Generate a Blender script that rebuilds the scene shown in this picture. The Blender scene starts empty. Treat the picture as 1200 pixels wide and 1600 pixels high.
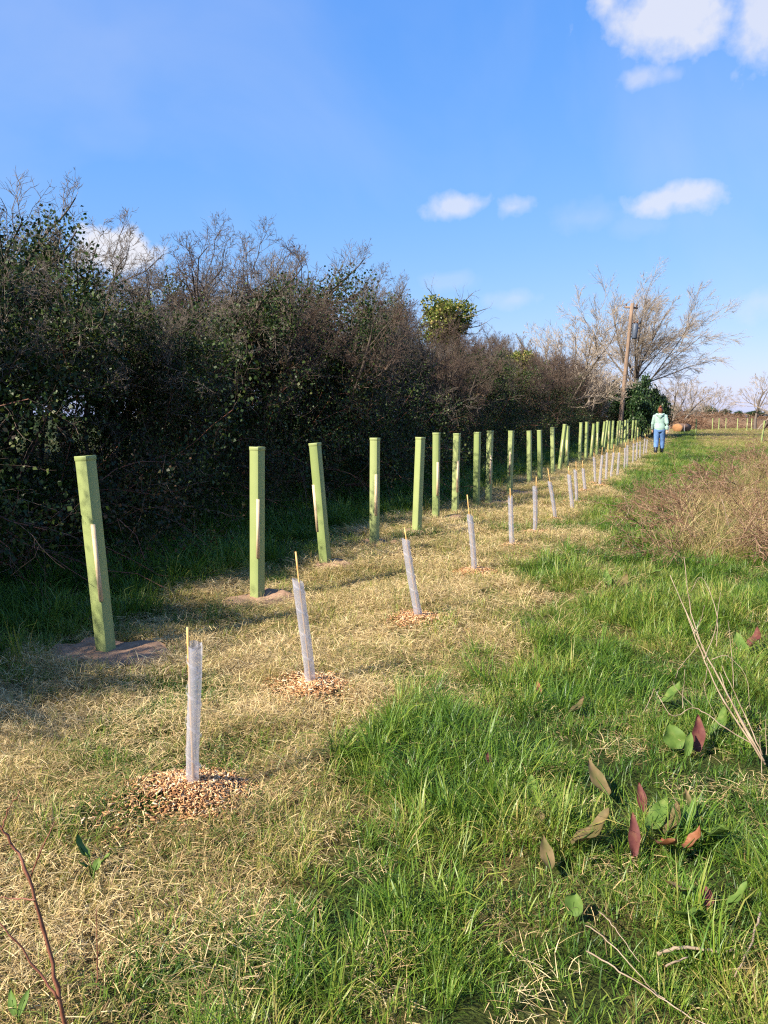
import bpy, math
import numpy as np
from mathutils import Vector

# ------------------------------------------------------------------ camera, sky, sun
sc = bpy.context.scene
COL = sc.collection
CAMZ, FPX = 1.44, 1200.0           # eye height (m); focal length in photo pixels (1200 x 1600)
PITCH = math.atan(150 / FPX)       # horizon at photo row 650
cam_d = bpy.data.cameras.new('camera'); cam = bpy.data.objects.new('camera', cam_d); COL.objects.link(cam)
cam.location = (0, 0, CAMZ); cam.rotation_euler = (math.pi / 2 - PITCH, 0, 0)
cam_d.sensor_fit = 'HORIZONTAL'; cam_d.sensor_width = 36.0; cam_d.lens = 36.0
cam_d.clip_start = 0.05; cam_d.clip_end = 4000
sc.camera = cam

SUN_EL = math.radians(39)
SUNXY = np.array([-0.80, -0.60])                   # towards the sun, on the ground plane
SUN_ROT = math.atan2(SUNXY[0], SUNXY[1])
sun_d = bpy.data.lights.new('sun', 'SUN'); sun_d.energy = 5.0; sun_d.angle = math.radians(0.53); sun_d.color = (1.0, 0.90, 0.76)
sun = bpy.data.objects.new('sun', sun_d); COL.objects.link(sun)
sd = Vector((SUNXY[0] * math.cos(SUN_EL), SUNXY[1] * math.cos(SUN_EL), math.sin(SUN_EL)))
sun.rotation_euler = sd.to_track_quat('Z', 'Y').to_euler(); sun.location = sd * 60

sc.view_settings.view_transform = 'Standard'; sc.view_settings.look = 'None'
sc.view_settings.exposure = 1.3; sc.view_settings.gamma = 1.0; sc.view_settings.use_curve_mapping = False
sc.cycles.max_bounces = 4; sc.cycles.diffuse_bounces = 2; sc.cycles.glossy_bounces = 2; sc.cycles.transmission_bounces = 3; sc.cycles.transparent_max_bounces = 10
sc.cycles.caustics_reflective = False; sc.cycles.caustics_refractive = False
sc.cycles.use_denoising = False; sc.cycles.pixel_filter_type = 'BLACKMAN_HARRIS'; sc.cycles.filter_width = 1.2
sc.cycles.use_adaptive_sampling = True; sc.cycles.adaptive_threshold = 0.015

def pixdir(px, py):
    a, b = (px - 600) / FPX, (800 - py) / FPX
    return np.array([a, math.cos(PITCH) + b * math.sin(PITCH), -math.sin(PITCH) + b * math.cos(PITCH)])

world = bpy.data.worlds.new('World'); sc.world = world; world.use_nodes = True
WN, WL = world.node_tree.nodes, world.node_tree.links
WN.clear()
def wmath(op, a, b=None, c=None, clamp=False):
    n = WN.new('ShaderNodeMath'); n.operation = op; n.use_clamp = clamp
    for i, v in enumerate((a, b, c)):
        if v is None: continue
        if isinstance(v, (int, float)): n.inputs[i].default_value = v
        else: WL.new(v, n.inputs[i])
    return n.outputs[0]
w_out = WN.new('ShaderNodeOutputWorld'); w_bg = WN.new('ShaderNodeBackground'); w_bg.inputs[1].default_value = 0.11
WL.new(w_bg.outputs[0], w_out.inputs[0])
sky = WN.new('ShaderNodeTexSky'); sky.sky_type = 'NISHITA'; sky.sun_disc = False
sky.sun_elevation = SUN_EL; sky.sun_rotation = SUN_ROT; sky.air_density = 1.0; sky.dust_density = 0.6; sky.ozone_density = 2.0
hsv = WN.new('ShaderNodeHueSaturation'); hsv.inputs['Saturation'].default_value = 1.12; hsv.inputs['Value'].default_value = 1.35
WL.new(sky.outputs[0], hsv.inputs['Color'])
sep = WN.new('ShaderNodeSeparateColor'); cmb = WN.new('ShaderNodeCombineColor'); WL.new(hsv.outputs[0], sep.inputs[0])   # response of the photo's sensor to a clear sky
for ch, (ga, gb) in enumerate(((0.507, 0.85), (0.612, 0.55), (1.010, 0.22))):
    WL.new(wmath('MULTIPLY', wmath('POWER', wmath('MULTIPLY', sep.outputs[ch], 0.185), gb), ga / 0.2709), cmb.inputs[ch])
tc = WN.new('ShaderNodeTexCoord')
nz = WN.new('ShaderNodeTexNoise'); nz.inputs['Scale'].default_value = 9; nz.inputs['Detail'].default_value = 7; nz.inputs['Roughness'].default_value = 0.58
nz2 = WN.new('ShaderNodeTexNoise'); nz2.inputs['Scale'].default_value = 34; nz2.inputs['Detail'].default_value = 5
WL.new(tc.outputs['Generated'], nz.inputs['Vector']); WL.new(tc.outputs['Generated'], nz2.inputs['Vector'])
noise_c = wmath('ADD', wmath('MULTIPLY', wmath('SUBTRACT', nz.outputs[0], 0.5), 2.6), wmath('MULTIPLY', wmath('SUBTRACT', nz2.outputs[0], 0.5), 1.7))
def cloud_mask(c, sx, sy, dens, soft):
    c = Vector(c).normalized(); r = c.cross(Vector((0, 0, 1))).normalized(); u = r.cross(c)
    def dot(v):
        n = WN.new('ShaderNodeVectorMath'); n.operation = 'DOT_PRODUCT'; WL.new(tc.outputs['Generated'], n.inputs[0]); n.inputs[1].default_value = v
        return n.outputs['Value']
    a = wmath('DIVIDE', dot(r), sx); b = wmath('DIVIDE', dot(u), sy)
    d = wmath('SQRT', wmath('ADD', wmath('MULTIPLY', a, a), wmath('MULTIPLY', b, b)))
    front = wmath('GREATER_THAN', dot(c), 0.0)
    v = wmath('DIVIDE', wmath('ADD', wmath('SUBTRACT', 1.0, d), wmath('MULTIPLY', noise_c, 0.95)), soft, clamp=True)
    v = wmath('SMOOTH_MIN', v, 1.0, 0.2)
    return wmath('MULTIPLY', wmath('MULTIPLY', v, dens), front)
CLOUDS = [  # photo px, px half sizes, density, softness
    (1038, 26, 100, 52, 0.80, 0.75), (1198, 34, 48, 66, 0.75, 0.8), (1000, 122, 36, 19, 0.50, 0.9), (1048, 116, 26, 14, 0.35, 1.0),
    (715, 320, 56, 21, 0.66, 0.8), (802, 325, 36, 18, 0.6, 0.9), (1078, 306, 70, 25, 0.72, 0.8), (905, 340, 55, 24, 0.16, 1.0), (1000, 352, 50, 16, 0.12, 1.0),
    (195, 392, 80, 34, 0.95, 0.5), (803, 468, 46, 14, 0.3, 1.0), (1185, 470, 60, 34, 0.3, 1.0), (700, 440, 36, 14, 0.18, 1.0)]
cm = None
for (px, py, hx, hy, dn, sf) in CLOUDS:
    v = cloud_mask(pixdir(px, py), hx / FPX, hy / FPX, dn, sf)
    cm = v if cm is None else wmath('MAXIMUM', cm, v)
nz3 = WN.new('ShaderNodeTexNoise'); nz3.inputs['Scale'].default_value = 2.2; nz3.inputs['Detail'].default_value = 6; nz3.inputs['Distortion'].default_value = 0.6; WL.new(tc.outputs['Generated'], nz3.inputs['Vector'])
cm = wmath('MAXIMUM', cm, wmath('MULTIPLY', wmath('SUBTRACT', nz3.outputs[0], 0.47, clamp=True), 0.75))          # thin high veil all over the sky
crng = np.random.default_rng(5)
for k in range(9):                                   # the same scattered small clouds round the rest of the sky
    az = math.radians(66 + k * 28 + crng.uniform(-8, 8)); el = math.radians(crng.uniform(6, 40))
    s = crng.uniform(0.04, 0.10)
    v = cloud_mask((math.sin(az) * math.cos(el), math.cos(az) * math.cos(el), math.sin(el)), s, s * 0.45, 0.65, 0.8)
    cm = wmath('MAXIMUM', cm, v)
mixc = WN.new('ShaderNodeMix'); mixc.data_type = 'RGBA'
WL.new(cm, mixc.inputs['Factor']); WL.new(cmb.outputs[0], mixc.inputs['A']); mixc.inputs['B'].default_value = (3.35, 3.32, 3.5, 1)
WL.new(mixc.outputs['Result'], w_bg.inputs[0])

# ------------------------------------------------------------------ helpers
R0 = np.random.default_rng(11)
ROW_A = np.array([-1.71, 4.63]); ROW_ANG = math.radians(21.9)
E = np.array([math.sin(ROW_ANG), math.cos(ROW_ANG)]); N = np.array([E[1], -E[0]])      # along the row; to its right
def uv(x, y): dx, dy = np.asarray(x) - ROW_A[0], np.asarray(y) - ROW_A[1]; return dx * N[0] + dy * N[1], dx * E[0] + dy * E[1]
def xy(u, v): return ROW_A[0] + N[0] * u + E[0] * v, ROW_A[1] + N[1] * u + E[1] * v
def hash2(ix, iy, s):
    h = (ix.astype(np.int64) * 374761393 + iy.astype(np.int64) * 668265263 + s * 1442695041) & 0xffffffff
    h = ((h ^ (h >> 13)) * 1274126177) & 0xffffffff
    return ((h ^ (h >> 16)) & 0xffff) / 65535.0
def vnoise(x, y, f, s=0):
    x, y = np.asarray(x, float) * f + 1000.5, np.asarray(y, float) * f + 1000.5
    ix, iy = np.floor(x), np.floor(y); fx, fy = x - ix, y - iy
    fx, fy = fx * fx * (3 - 2 * fx), fy * fy * (3 - 2 * fy)
    a, b, c, d = hash2(ix, iy, s), hash2(ix + 1, iy, s), hash2(ix, iy + 1, s), hash2(ix + 1, iy + 1, s)
    return (a * (1 - fx) + b * fx) * (1 - fy) + (c * (1 - fx) + d * fx) * fy
def sstep(a, b, x): t = np.clip((np.asarray(x) - a) / (b - a), 0, 1); return t * t * (3 - 2 * t)
MOUNDS = []                                           # (x, y, radius, height) of the chip patches
def gh(x, y):
    x, y = np.asarray(x, float), np.asarray(y, float); u, v = uv(x, y)
    h = 0.10 * (vnoise(x, y, 0.35, 1) - 0.5) + 0.06 * (vnoise(x, y, 1.3, 2) - 0.5) + 0.05 * (vnoise(x, y, 4.5, 3) - 0.5)
    h = h * np.clip(1.2 - np.hypot(x, y) / 90, 0.3, 1)
    h = h + (0.75 + 0.35 * vnoise(u, v, 0.6, 4)) * sstep(-2.0, -3.0, u) * sstep(-6.2, -5.0, u)    # the hedge bank
    for (mx, my, r, k) in MOUNDS: h = h + k * np.clip(1 - ((x - mx) ** 2 + (y - my) ** 2) / r ** 2, 0, 1) ** 1.2
    return h
def gp(px, py):
    d = pixdir(px, py); t = CAMZ / -d[2]; return np.array([d[0] * t, d[1] * t])
def at_depth(px, py, Y):
    d = pixdir(px, py); t = Y / d[1]; return np.array([d[0] * t, Y, CAMZ + d[2] * t])

def mesh(name, verts, polys, attr=None, smooth=False):
    """polys: list of int arrays (n, k)"""
    me = bpy.data.meshes.new(name); verts = np.asarray(verts, np.float32).reshape(-1, 3)
    polys = [np.asarray(p, np.int32) for p in (polys if isinstance(polys, list) else [polys]) if len(p)]
    me.vertices.add(len(verts)); me.vertices.foreach_set('co', verts.ravel())
    tot = np.concatenate([np.full(len(p), p.shape[1], np.int32) for p in polys]); idx = np.concatenate([p.ravel() for p in polys])
    me.loops.add(len(idx)); me.loops.foreach_set('vertex_index', idx)
    me.polygons.add(len(tot)); me.polygons.foreach_set('loop_start', np.concatenate([[0], np.cumsum(tot)[:-1]]).astype(np.int32))
    if smooth: me.polygons.foreach_set('use_smooth', np.ones(len(tot), bool))
    if attr is not None:
        for k, a in attr.items():
            at = me.attributes.new(k, 'FLOAT', 'POINT'); at.data.foreach_set('value', np.asarray(a, np.float32))
    me.update(); me.validate()
    return me
def ob(name, me, mat=None, parent=None, loc=None, rz=0.0):
    o = bpy.data.objects.new(name, me); COL.objects.link(o)
    if mat is not None and me is not None and not me.materials: me.materials.append(mat)
    if parent is not None: o.parent = parent
    if loc is not None: o.location = [float(q) for q in loc]
    o.rotation_euler[2] = rz
    return o
def tag(o, label=None, cat=None, group=None, kind=None):
    for k, v in (('label', label), ('category', cat), ('group', group), ('kind', kind)):
        if v: o[k] = v
    return o
def thing(name, loc, label, cat, group=None, rz=0.0):
    return tag(ob(name, None, None, None, loc, rz), label, cat, group)
class MB:
    """collects shapes into one mesh"""
    def __init__(s): s.v = []; s.f = {}; s.n = 0
    def add(s, v, *fs):
        v = np.asarray(v, float).reshape(-1, 3)
        for f in fs:
            f = np.asarray(f, int)
            if len(f): s.f.setdefault(f.shape[1], []).append(f + s.n)
        s.v.append(v); s.n += len(v); return s
    def loft(s, rings, cap=True):
        rings = np.asarray(rings, float); m, k = rings.shape[:2]
        i = np.arange(m - 1)[:, None] * k; j = np.arange(k)[None]; j2 = (j + 1) % k
        q = np.stack([i + j, i + j2, i + k + j2, i + k + j], -1).reshape(-1, 4)
        v = rings.reshape(-1, 3); fs = [q]
        if cap:
            v = np.vstack([v, rings[0].mean(0), rings[-1].mean(0)]); a = np.arange(k); b = (a + 1) % k
            fs.append(np.vstack([np.stack([b, a, np.full(k, m * k)], -1), np.stack([(m - 1) * k + a, (m - 1) * k + b, np.full(k, m * k + 1)], -1)]))
        return s.add(v, *fs)
    def tube(s, pts, rad, sides=8, cap=True, flat=None):
        pts = np.asarray(pts, float); rad = np.broadcast_to(np.asarray(rad, float), (len(pts),))
        d = np.gradient(pts, axis=0); d /= np.linalg.norm(d, axis=1)[:, None] + 1e-9
        ref = np.array([0.31, 0.95, 0.05]) if abs(d[0][2]) > 0.5 else np.array([0, 0, 1.0])
        rings = []
        for p, q, r in zip(pts, d, rad):
            a = np.cross(ref, q); a /= np.linalg.norm(a); b = np.cross(q, a); t = np.arange(sides) / sides * 2 * math.pi
            rings.append(p + r * (np.cos(t)[:, None] * a + np.sin(t)[:, None] * b * (flat or 1)))
        return s.loft(rings, cap)
    def box(s, c, sx, sy, sz, ax=None):
        ax = np.eye(3) if ax is None else np.asarray(ax)
        k = np.array([[x, y, z] for x in (-.5, .5) for y in (-.5, .5) for z in (-.5, .5)]) * [sx, sy, sz]
        return s.add(np.asarray(c) + k @ ax, [[0, 1, 3, 2], [4, 6, 7, 5], [0, 4, 5, 1], [2, 3, 7, 6], [0, 2, 6, 4], [1, 5, 7, 3]])
    def mesh(s, name, smooth=False): return mesh(name, np.vstack(s.v), [np.vstack(f) for f in s.f.values()], None, smooth)

# ------------------------------------------------------------------ materials
def new_mat(name):
    m = bpy.data.materials.new(name); m.use_nodes = True; nt = m.node_tree; nt.nodes.clear()
    o = nt.nodes.new('ShaderNodeOutputMaterial'); b = nt.nodes.new('ShaderNodeBsdfPrincipled'); nt.links.new(b.outputs[0], o.inputs[0])
    return m, nt, b, o
def ramp(nt, src, stops):
    r = nt.nodes.new('ShaderNodeValToRGB'); e = r.color_ramp.elements
    while len(e) < len(stops): e.new(0.5)
    for x, (p, c) in zip(e, stops): x.position = p; x.color = (*c, 1)
    nt.links.new(src, r.inputs[0]); return r.outputs[0]
def mth(nt, op, a, b=None, clamp=False):
    n = nt.nodes.new('ShaderNodeMath'); n.operation = op; n.use_clamp = clamp
    for i, v in enumerate((a, b)):
        if v is None: continue
        if isinstance(v, (int, float)): n.inputs[i].default_value = v
        else: nt.links.new(v, n.inputs[i])
    return n.outputs[0]
def tnoise(nt, scale, detail=4, coord='Object', stretch=None):
    t = nt.nodes.new('ShaderNodeTexCoord'); n = nt.nodes.new('ShaderNodeTexNoise'); n.inputs['Scale'].default_value = scale; n.inputs['Detail'].default_value = detail
    src = t.outputs[coord] if coord != 'World' else nt.nodes.new('ShaderNodeNewGeometry').outputs['Position']
    if stretch:
        mp = nt.nodes.new('ShaderNodeMapping'); mp.inputs['Scale'].default_value = stretch; nt.links.new(src, mp.inputs[0]); src = mp.outputs[0]
    nt.links.new(src, n.inputs['Vector']); return n.outputs[0]
def bump(nt, b, src, s, dist=0.01):
    n = nt.nodes.new('ShaderNodeBump'); n.inputs['Strength'].default_value = s; n.inputs['Distance'].default_value = dist
    nt.links.new(src, n.inputs['Height']); nt.links.new(n.outputs[0], b.inputs['Normal'])
def translucent(nt, b, o, col, f):
    t = nt.nodes.new('ShaderNodeBsdfTranslucent'); mx = nt.nodes.new('ShaderNodeMixShader'); mx.inputs[0].default_value = f
    if isinstance(col, tuple): t.inputs[0].default_value = (*col, 1)
    else: nt.links.new(col, t.inputs[0])
    nt.links.new(b.outputs[0], mx.inputs[1]); nt.links.new(t.outputs[0], mx.inputs[2]); nt.links.new(mx.outputs[0], o.inputs[0])
def simple(name, c1, c2, scale=20, rough=0.7, detail=4, bmp=0.0, coord='Object', stretch=None, trans=0.0, spec=0.3):
    m, nt, b, o = new_mat(name); n = tnoise(nt, scale, detail, coord, stretch)
    c = ramp(nt, n, [(0.3, c1), (0.7, c2)]); nt.links.new(c, b.inputs['Base Color']); b.inputs['Roughness'].default_value = rough
    b.inputs['Specular IOR Level'].default_value = spec
    if bmp: bump(nt, b, n, bmp)
    if trans: translucent(nt, b, o, c, trans)
    return m
def blade_mat(name, stops, trans=0.3, rough=0.5, spread=0.46):
    m, nt, b, o = new_mat(name)
    a = nt.nodes.new('ShaderNodeAttribute'); a.attribute_type = 'INSTANCER'; a.attribute_name = 'tint'
    r = nt.nodes.new('ShaderNodeAttribute'); r.attribute_name = 'rnd'
    f = mth(nt, 'ADD', a.outputs['Fac'], mth(nt, 'MULTIPLY', mth(nt, 'SUBTRACT', r.outputs['Fac'], 0.5), spread), clamp=True)
    c = ramp(nt, f, stops); nt.links.new(c, b.inputs['Base Color']); b.inputs['Roughness'].default_value = rough; b.inputs['Specular IOR Level'].default_value = 0.35
    translucent(nt, b, o, c, trans); return m
def leaf_mat(name, stops, trans=0.25, rough=0.42):
    m, nt, b, o = new_mat(name); r = nt.nodes.new('ShaderNodeAttribute'); r.attribute_name = 'rnd'
    c = ramp(nt, r.outputs['Fac'], stops); nt.links.new(c, b.inputs['Base Color']); b.inputs['Roughness'].default_value = rough; b.inputs['Specular IOR Level'].default_value = 0.25
    translucent(nt, b, o, c, trans); return m

GREENS = [(0.0, (0.036, 0.092, 0.012)), (0.25, (0.102, 0.200, 0.020)), (0.48, (0.205, 0.275, 0.036)), (0.70, (0.36, 0.295, 0.090)), (0.88, (0.44, 0.335, 0.14)), (1.0, (0.52, 0.41, 0.20))]
M = {
 'grass': blade_mat('grass_blades', GREENS, 0.34, 0.42),
 'straw': blade_mat('straw_blades', [(0.0, (0.09, 0.14, 0.022)), (0.22, (0.18, 0.19, 0.042)), (0.40, (0.27, 0.17, 0.080)), (0.62, (0.49, 0.355, 0.150)), (1.0, (0.74, 0.59, 0.31))], 0.2, 0.6, 0.9),
 'bark': simple('bark_dark', (0.032, 0.026, 0.020), (0.080, 0.062, 0.048), 9, 0.85, 5, 0.4),
 'twig_red': leaf_mat('twig_red_brown', [(0, (0.040, 0.027, 0.021)), (0.5, (0.082, 0.054, 0.038)), (1, (0.16, 0.112, 0.080))], 0.0, 0.7),
 'twig_grey': leaf_mat('twig_grey_brown', [(0, (0.060, 0.048, 0.037)), (0.5, (0.125, 0.10, 0.075)), (1, (0.22, 0.18, 0.14))], 0.0, 0.7),
 'twig_pale': leaf_mat('twig_pale', [(0, (0.19, 0.15, 0.11)), (0.5, (0.32, 0.26, 0.195)), (1, (0.45, 0.375, 0.29))], 0.0, 0.7),
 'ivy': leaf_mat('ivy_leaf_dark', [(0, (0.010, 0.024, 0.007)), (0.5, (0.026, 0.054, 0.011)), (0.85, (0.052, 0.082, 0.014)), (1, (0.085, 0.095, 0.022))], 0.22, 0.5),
 'ivy_yellow': leaf_mat('ivy_leaf_yellow_green', [(0, (0.05, 0.085, 0.015)), (0.5, (0.13, 0.17, 0.028)), (0.85, (0.24, 0.23, 0.05)), (1, (0.32, 0.22, 0.07))], 0.25, 0.38),  # yellow-green leaf colour of the two ivy-clad trees
 'evergreen': leaf_mat('evergreen_leaf', [(0, (0.012, 0.032, 0.012)), (0.6, (0.03, 0.065, 0.02)), (1, (0.06, 0.10, 0.03))], 0.15, 0.4),
 'bramble': leaf_mat('bramble_leaf', [(0, (0.012, 0.022, 0.008)), (0.5, (0.028, 0.044, 0.012)), (0.8, (0.055, 0.036, 0.016)), (1, (0.11, 0.06, 0.028))], 0.25, 0.5),
 'bracken': leaf_mat('dead_bracken', [(0, (0.11, 0.055, 0.032)), (0.5, (0.21, 0.12, 0.072)), (1, (0.34, 0.235, 0.15))], 0.1, 0.8),
 'chip': leaf_mat('wood_chips', [(0, (0.10, 0.05, 0.025)), (0.22, (0.30, 0.14, 0.058)), (0.55, (0.54, 0.295, 0.13)), (0.85, (0.62, 0.42, 0.22)), (1, (0.72, 0.57, 0.38))], 0.0, 0.75),
 'mat': simple('jute_mat', (0.215, 0.13, 0.082), (0.33, 0.215, 0.14), 26, 0.95, 8, 0.5, spec=0.1),
 'cane': simple('bamboo_cane', (0.46, 0.26, 0.08), (0.66, 0.42, 0.16), 22, 0.5, 3, 0.1),
 'stake': simple('raw_timber', (0.52, 0.38, 0.22), (0.70, 0.55, 0.36), 14, 0.75, 5, 0.15, stretch=(6, 6, 0.8)),
 'pole': simple('weathered_pole', (0.13, 0.09, 0.062), (0.29, 0.20, 0.14), 7, 0.85, 6, 0.3, stretch=(5, 5, 0.35)),
 'metal': simple('grey_metal', (0.05, 0.065, 0.09), (0.09, 0.11, 0.15), 8, 0.5),
 'ceramic': simple('brown_ceramic', (0.10, 0.05, 0.03), (0.16, 0.08, 0.05), 8, 0.25),
 'skin': simple('skin', (0.52, 0.31, 0.22), (0.60, 0.37, 0.27), 12, 0.55),
 'hair': simple('hair', (0.10, 0.030, 0.014), (0.20, 0.065, 0.03), 40, 0.55, stretch=(4, 4, 0.6)),
 'hoodie': simple('mint_fleece', (0.22, 0.345, 0.30), (0.31, 0.44, 0.385), 18, 0.95, 6, 0.3),
 'jeans': simple('denim', (0.06, 0.13, 0.30), (0.13, 0.24, 0.44), 10, 0.9, 6, 0.3),
 'boot': simple('dark_boot', (0.012, 0.014, 0.022), (0.03, 0.034, 0.045), 12, 0.45),
 'sole': simple('tan_sole', (0.45, 0.24, 0.07), (0.55, 0.30, 0.10), 12, 0.7),
 'log_bark': simple('log_bark', (0.10, 0.06, 0.04), (0.19, 0.12, 0.08), 9, 0.9, 5, 0.4),
 'log_end': simple('log_cut_face', (0.22, 0.105, 0.042), (0.31, 0.16, 0.07), 5, 0.8, 4),
 'dry_stalk': simple('dry_stalk', (0.17, 0.12, 0.075), (0.36, 0.28, 0.195), 16, 0.7, 4, 0.2),
 'red_stem': simple('red_stem', (0.13, 0.045, 0.028), (0.26, 0.11, 0.065), 25, 0.6, 4, 0.2),
 'soil': simple('dark_soil', (0.07, 0.045, 0.03), (0.16, 0.105, 0.065), 14, 0.95, 6, 0.5),
}
def shelter_mat():
    m, nt, b, o = new_mat('green_shelter_plastic'); n = tnoise(nt, 5, 5); n2 = tnoise(nt, 60, 3, stretch=(1, 1, 0.04))
    oi = nt.nodes.new('ShaderNodeObjectInfo')
    f = mth(nt, 'ADD', mth(nt, 'MULTIPLY', n, 0.6), mth(nt, 'MULTIPLY', oi.outputs['Random'], 0.4))
    c = ramp(nt, f, [(0.25, (0.205, 0.265, 0.085)), (0.75, (0.30, 0.35, 0.135))]); nt.links.new(c, b.inputs['Base Color'])
    b.inputs['Roughness'].default_value = 0.5; translucent(nt, b, o, c, 0.07); return m
M['shelter'] = shelter_mat()
def guard_mat(name, op, c):
    m, nt, b, o = new_mat(name); b.inputs['Base Color'].default_value = (*c, 1); b.inputs['Roughness'].default_value = 0.28
    n = tnoise(nt, 14, 3)
    t = nt.nodes.new('ShaderNodeBsdfTranslucent'); t.inputs[0].default_value = (*c, 1)
    m1 = nt.nodes.new('ShaderNodeMixShader'); m1.inputs[0].default_value = 0.5; nt.links.new(b.outputs[0], m1.inputs[1]); nt.links.new(t.outputs[0], m1.inputs[2])
    tr = nt.nodes.new('ShaderNodeBsdfTransparent'); m2 = nt.nodes.new('ShaderNodeMixShader')
    nt.links.new(mth(nt, 'ADD', mth(nt, 'MULTIPLY', n, 0.25), op - 0.12, True), m2.inputs[0])
    nt.links.new(tr.outputs[0], m2.inputs[1]); nt.links.new(m1.outputs[0], m2.inputs[2]); nt.links.new(m2.outputs[0], o.inputs[0]); return m
M['sleeve'] = guard_mat('clear_plastic_sleeve', 0.52, (0.58, 0.58, 0.64)); M['seam'] = guard_mat('clear_plastic_seam', 0.45, (0.70, 0.70, 0.76))
def leafmat(name, c1, c2, c3):
    m, nt, b, o = new_mat(name); n = tnoise(nt, 28, 5); c = ramp(nt, n, [(0.3, c1), (0.52, c2), (0.72, c3)])
    nt.links.new(c, b.inputs['Base Color']); b.inputs['Roughness'].default_value = 0.62; b.inputs['Specular IOR Level'].default_value = 0.2; bump(nt, b, n, 0.35, 0.008); translucent(nt, b, o, c, 0.22); return m
M['dock_green'] = leafmat('dock_green', (0.065, 0.125, 0.022), (0.105, 0.175, 0.032), (0.16, 0.205, 0.05))
M['dock_red'] = leafmat('dock_red', (0.09, 0.026, 0.026), (0.145, 0.048, 0.040), (0.20, 0.10, 0.055))
M['dock_brown'] = leafmat('dock_brown', (0.10, 0.10, 0.030), (0.145, 0.11, 0.045), (0.21, 0.145, 0.07))
M['dock_dry'] = leafmat('dock_dry', (0.16, 0.055, 0.024), (0.25, 0.10, 0.045), (0.33, 0.17, 0.09))
def ground_mat():
    m, nt, b, o = new_mat('field_ground')
    at = nt.nodes.new('ShaderNodeAttribute'); at.attribute_name = 'dry'
    n1 = tnoise(nt, 6, 8, 'World'); n2 = tnoise(nt, 70, 6, 'World')
    f = mth(nt, 'ADD', at.outputs['Fac'], mth(nt, 'MULTIPLY', mth(nt, 'SUBTRACT', n1, 0.5), 0.5), True)
    base = ramp(nt, f, [(0.0, (0.020, 0.034, 0.008)), (0.3, (0.045, 0.060, 0.013)), (0.6, (0.14, 0.105, 0.042)), (1.0, (0.27, 0.20, 0.09))])
    d = ramp(nt, n2, [(0.35, (0.42, 0.36, 0.30)), (0.6, (1, 1, 1))])
    mx = nt.nodes.new('ShaderNodeMix'); mx.data_type = 'RGBA'; mx.blend_type = 'MULTIPLY'; mx.inputs['Factor'].default_value = 0.85
    nt.links.new(base, mx.inputs['A']); nt.links.new(d, mx.inputs['B']); nt.links.new(mx.outputs['Result'], b.inputs['Base Color'])
    b.inputs['Roughness'].default_value = 0.95; b.inputs['Specular IOR Level'].default_value = 0.1; bump(nt, b, n2, 0.8, 0.03); return m
M['ground'] = ground_mat()

# ------------------------------------------------------------------ layout data (photo pixels: base, top)
SHELTERS = [(166, 1014, 133, 712), (402, 933, 402, 698), (509, 886, 492, 692), (585, 854, 586, 684), (651, 836, 657, 683), (681, 813, 682, 676),
 (711, 802, 714, 677), (744, 793, 746, 675), (763, 784, 766, 673), (796, 771, 799, 673), (827, 756, 827, 673), (844, 752, 843, 672), (864, 743, 863, 668)]
FAR_SH = [(876, 883), (887, 887), (907, 908), (917, 917), (925, 928), (934, 934), (941, 945), (944, 949), (952, 952), (957, 958), (964, 966), (967, 969), (972, 972), (977, 977),
 (981, 981), (988, 989), (993, 994), (997, 997), (1003, 1003), (1008, 1008), (1012, 1012), (1016, 1016)]
GUARDS = [(302, 1240, 304, 1008, 293, 980), (486, 1075, 466, 907, 462, 862), (654, 970, 633, 843, 632, 824), (742, 902, 734, 805, 730, 773), (800, 860, 797, 776, 797, 763),
 (836, 838, 836, 760, 838, 745), (868, 815, 859, 753, 856, 732), (895, 798, 889, 742, 888, 728), (901, 786, 899, 734, 900, 721), (914, 770, 911, 732, 910, 720), (930, 761, 928, 714, 928, 707)]
FAR_GU = [940, 950, 957, 967, 978, 982, 991, 996, 1002, 1007, 1011]
def row_hit(px, u0):
    k = (px - 600) / FPX; k = k / (math.cos(PITCH) + 0.11 * math.sin(PITCH))      # X = k * Y at about the horizon
    ax, ay = xy(u0, 0); v = (k * ay - ax) / (E[0] - k * E[1]); return np.array([ax + E[0] * v, ay + E[1] * v])
SH_POS = [gp(a, b) for (a, b, c, d) in SHELTERS] + [row_hit(a, 0.0) for a, b in FAR_SH]
GU_POS = [gp(g[0], g[1]) for g in GUARDS] + [row_hit(a, 1.62) for a in FAR_GU]
MAT_I = [(0, 0.30, (0.04, -0.02)), (1, 0.21, (0.0, -0.04)), (2, 0.16, (0.08, -0.02)), (3, 0.15, (0.06, 0.02)), (4, 0.13, (-0.04, -0.02)), (5, 0.19, (0.14, 0.02)), (8, 0.2, (0.16, 0.02)), (9, 0.24, (0.2, 0.1))]
for i, p in enumerate(GU_POS):
    if i < 14: MOUNDS.append((p[0], p[1], 0.30 if i < 3 else 0.26, 0.055 if i == 0 else 0.035))

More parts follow.
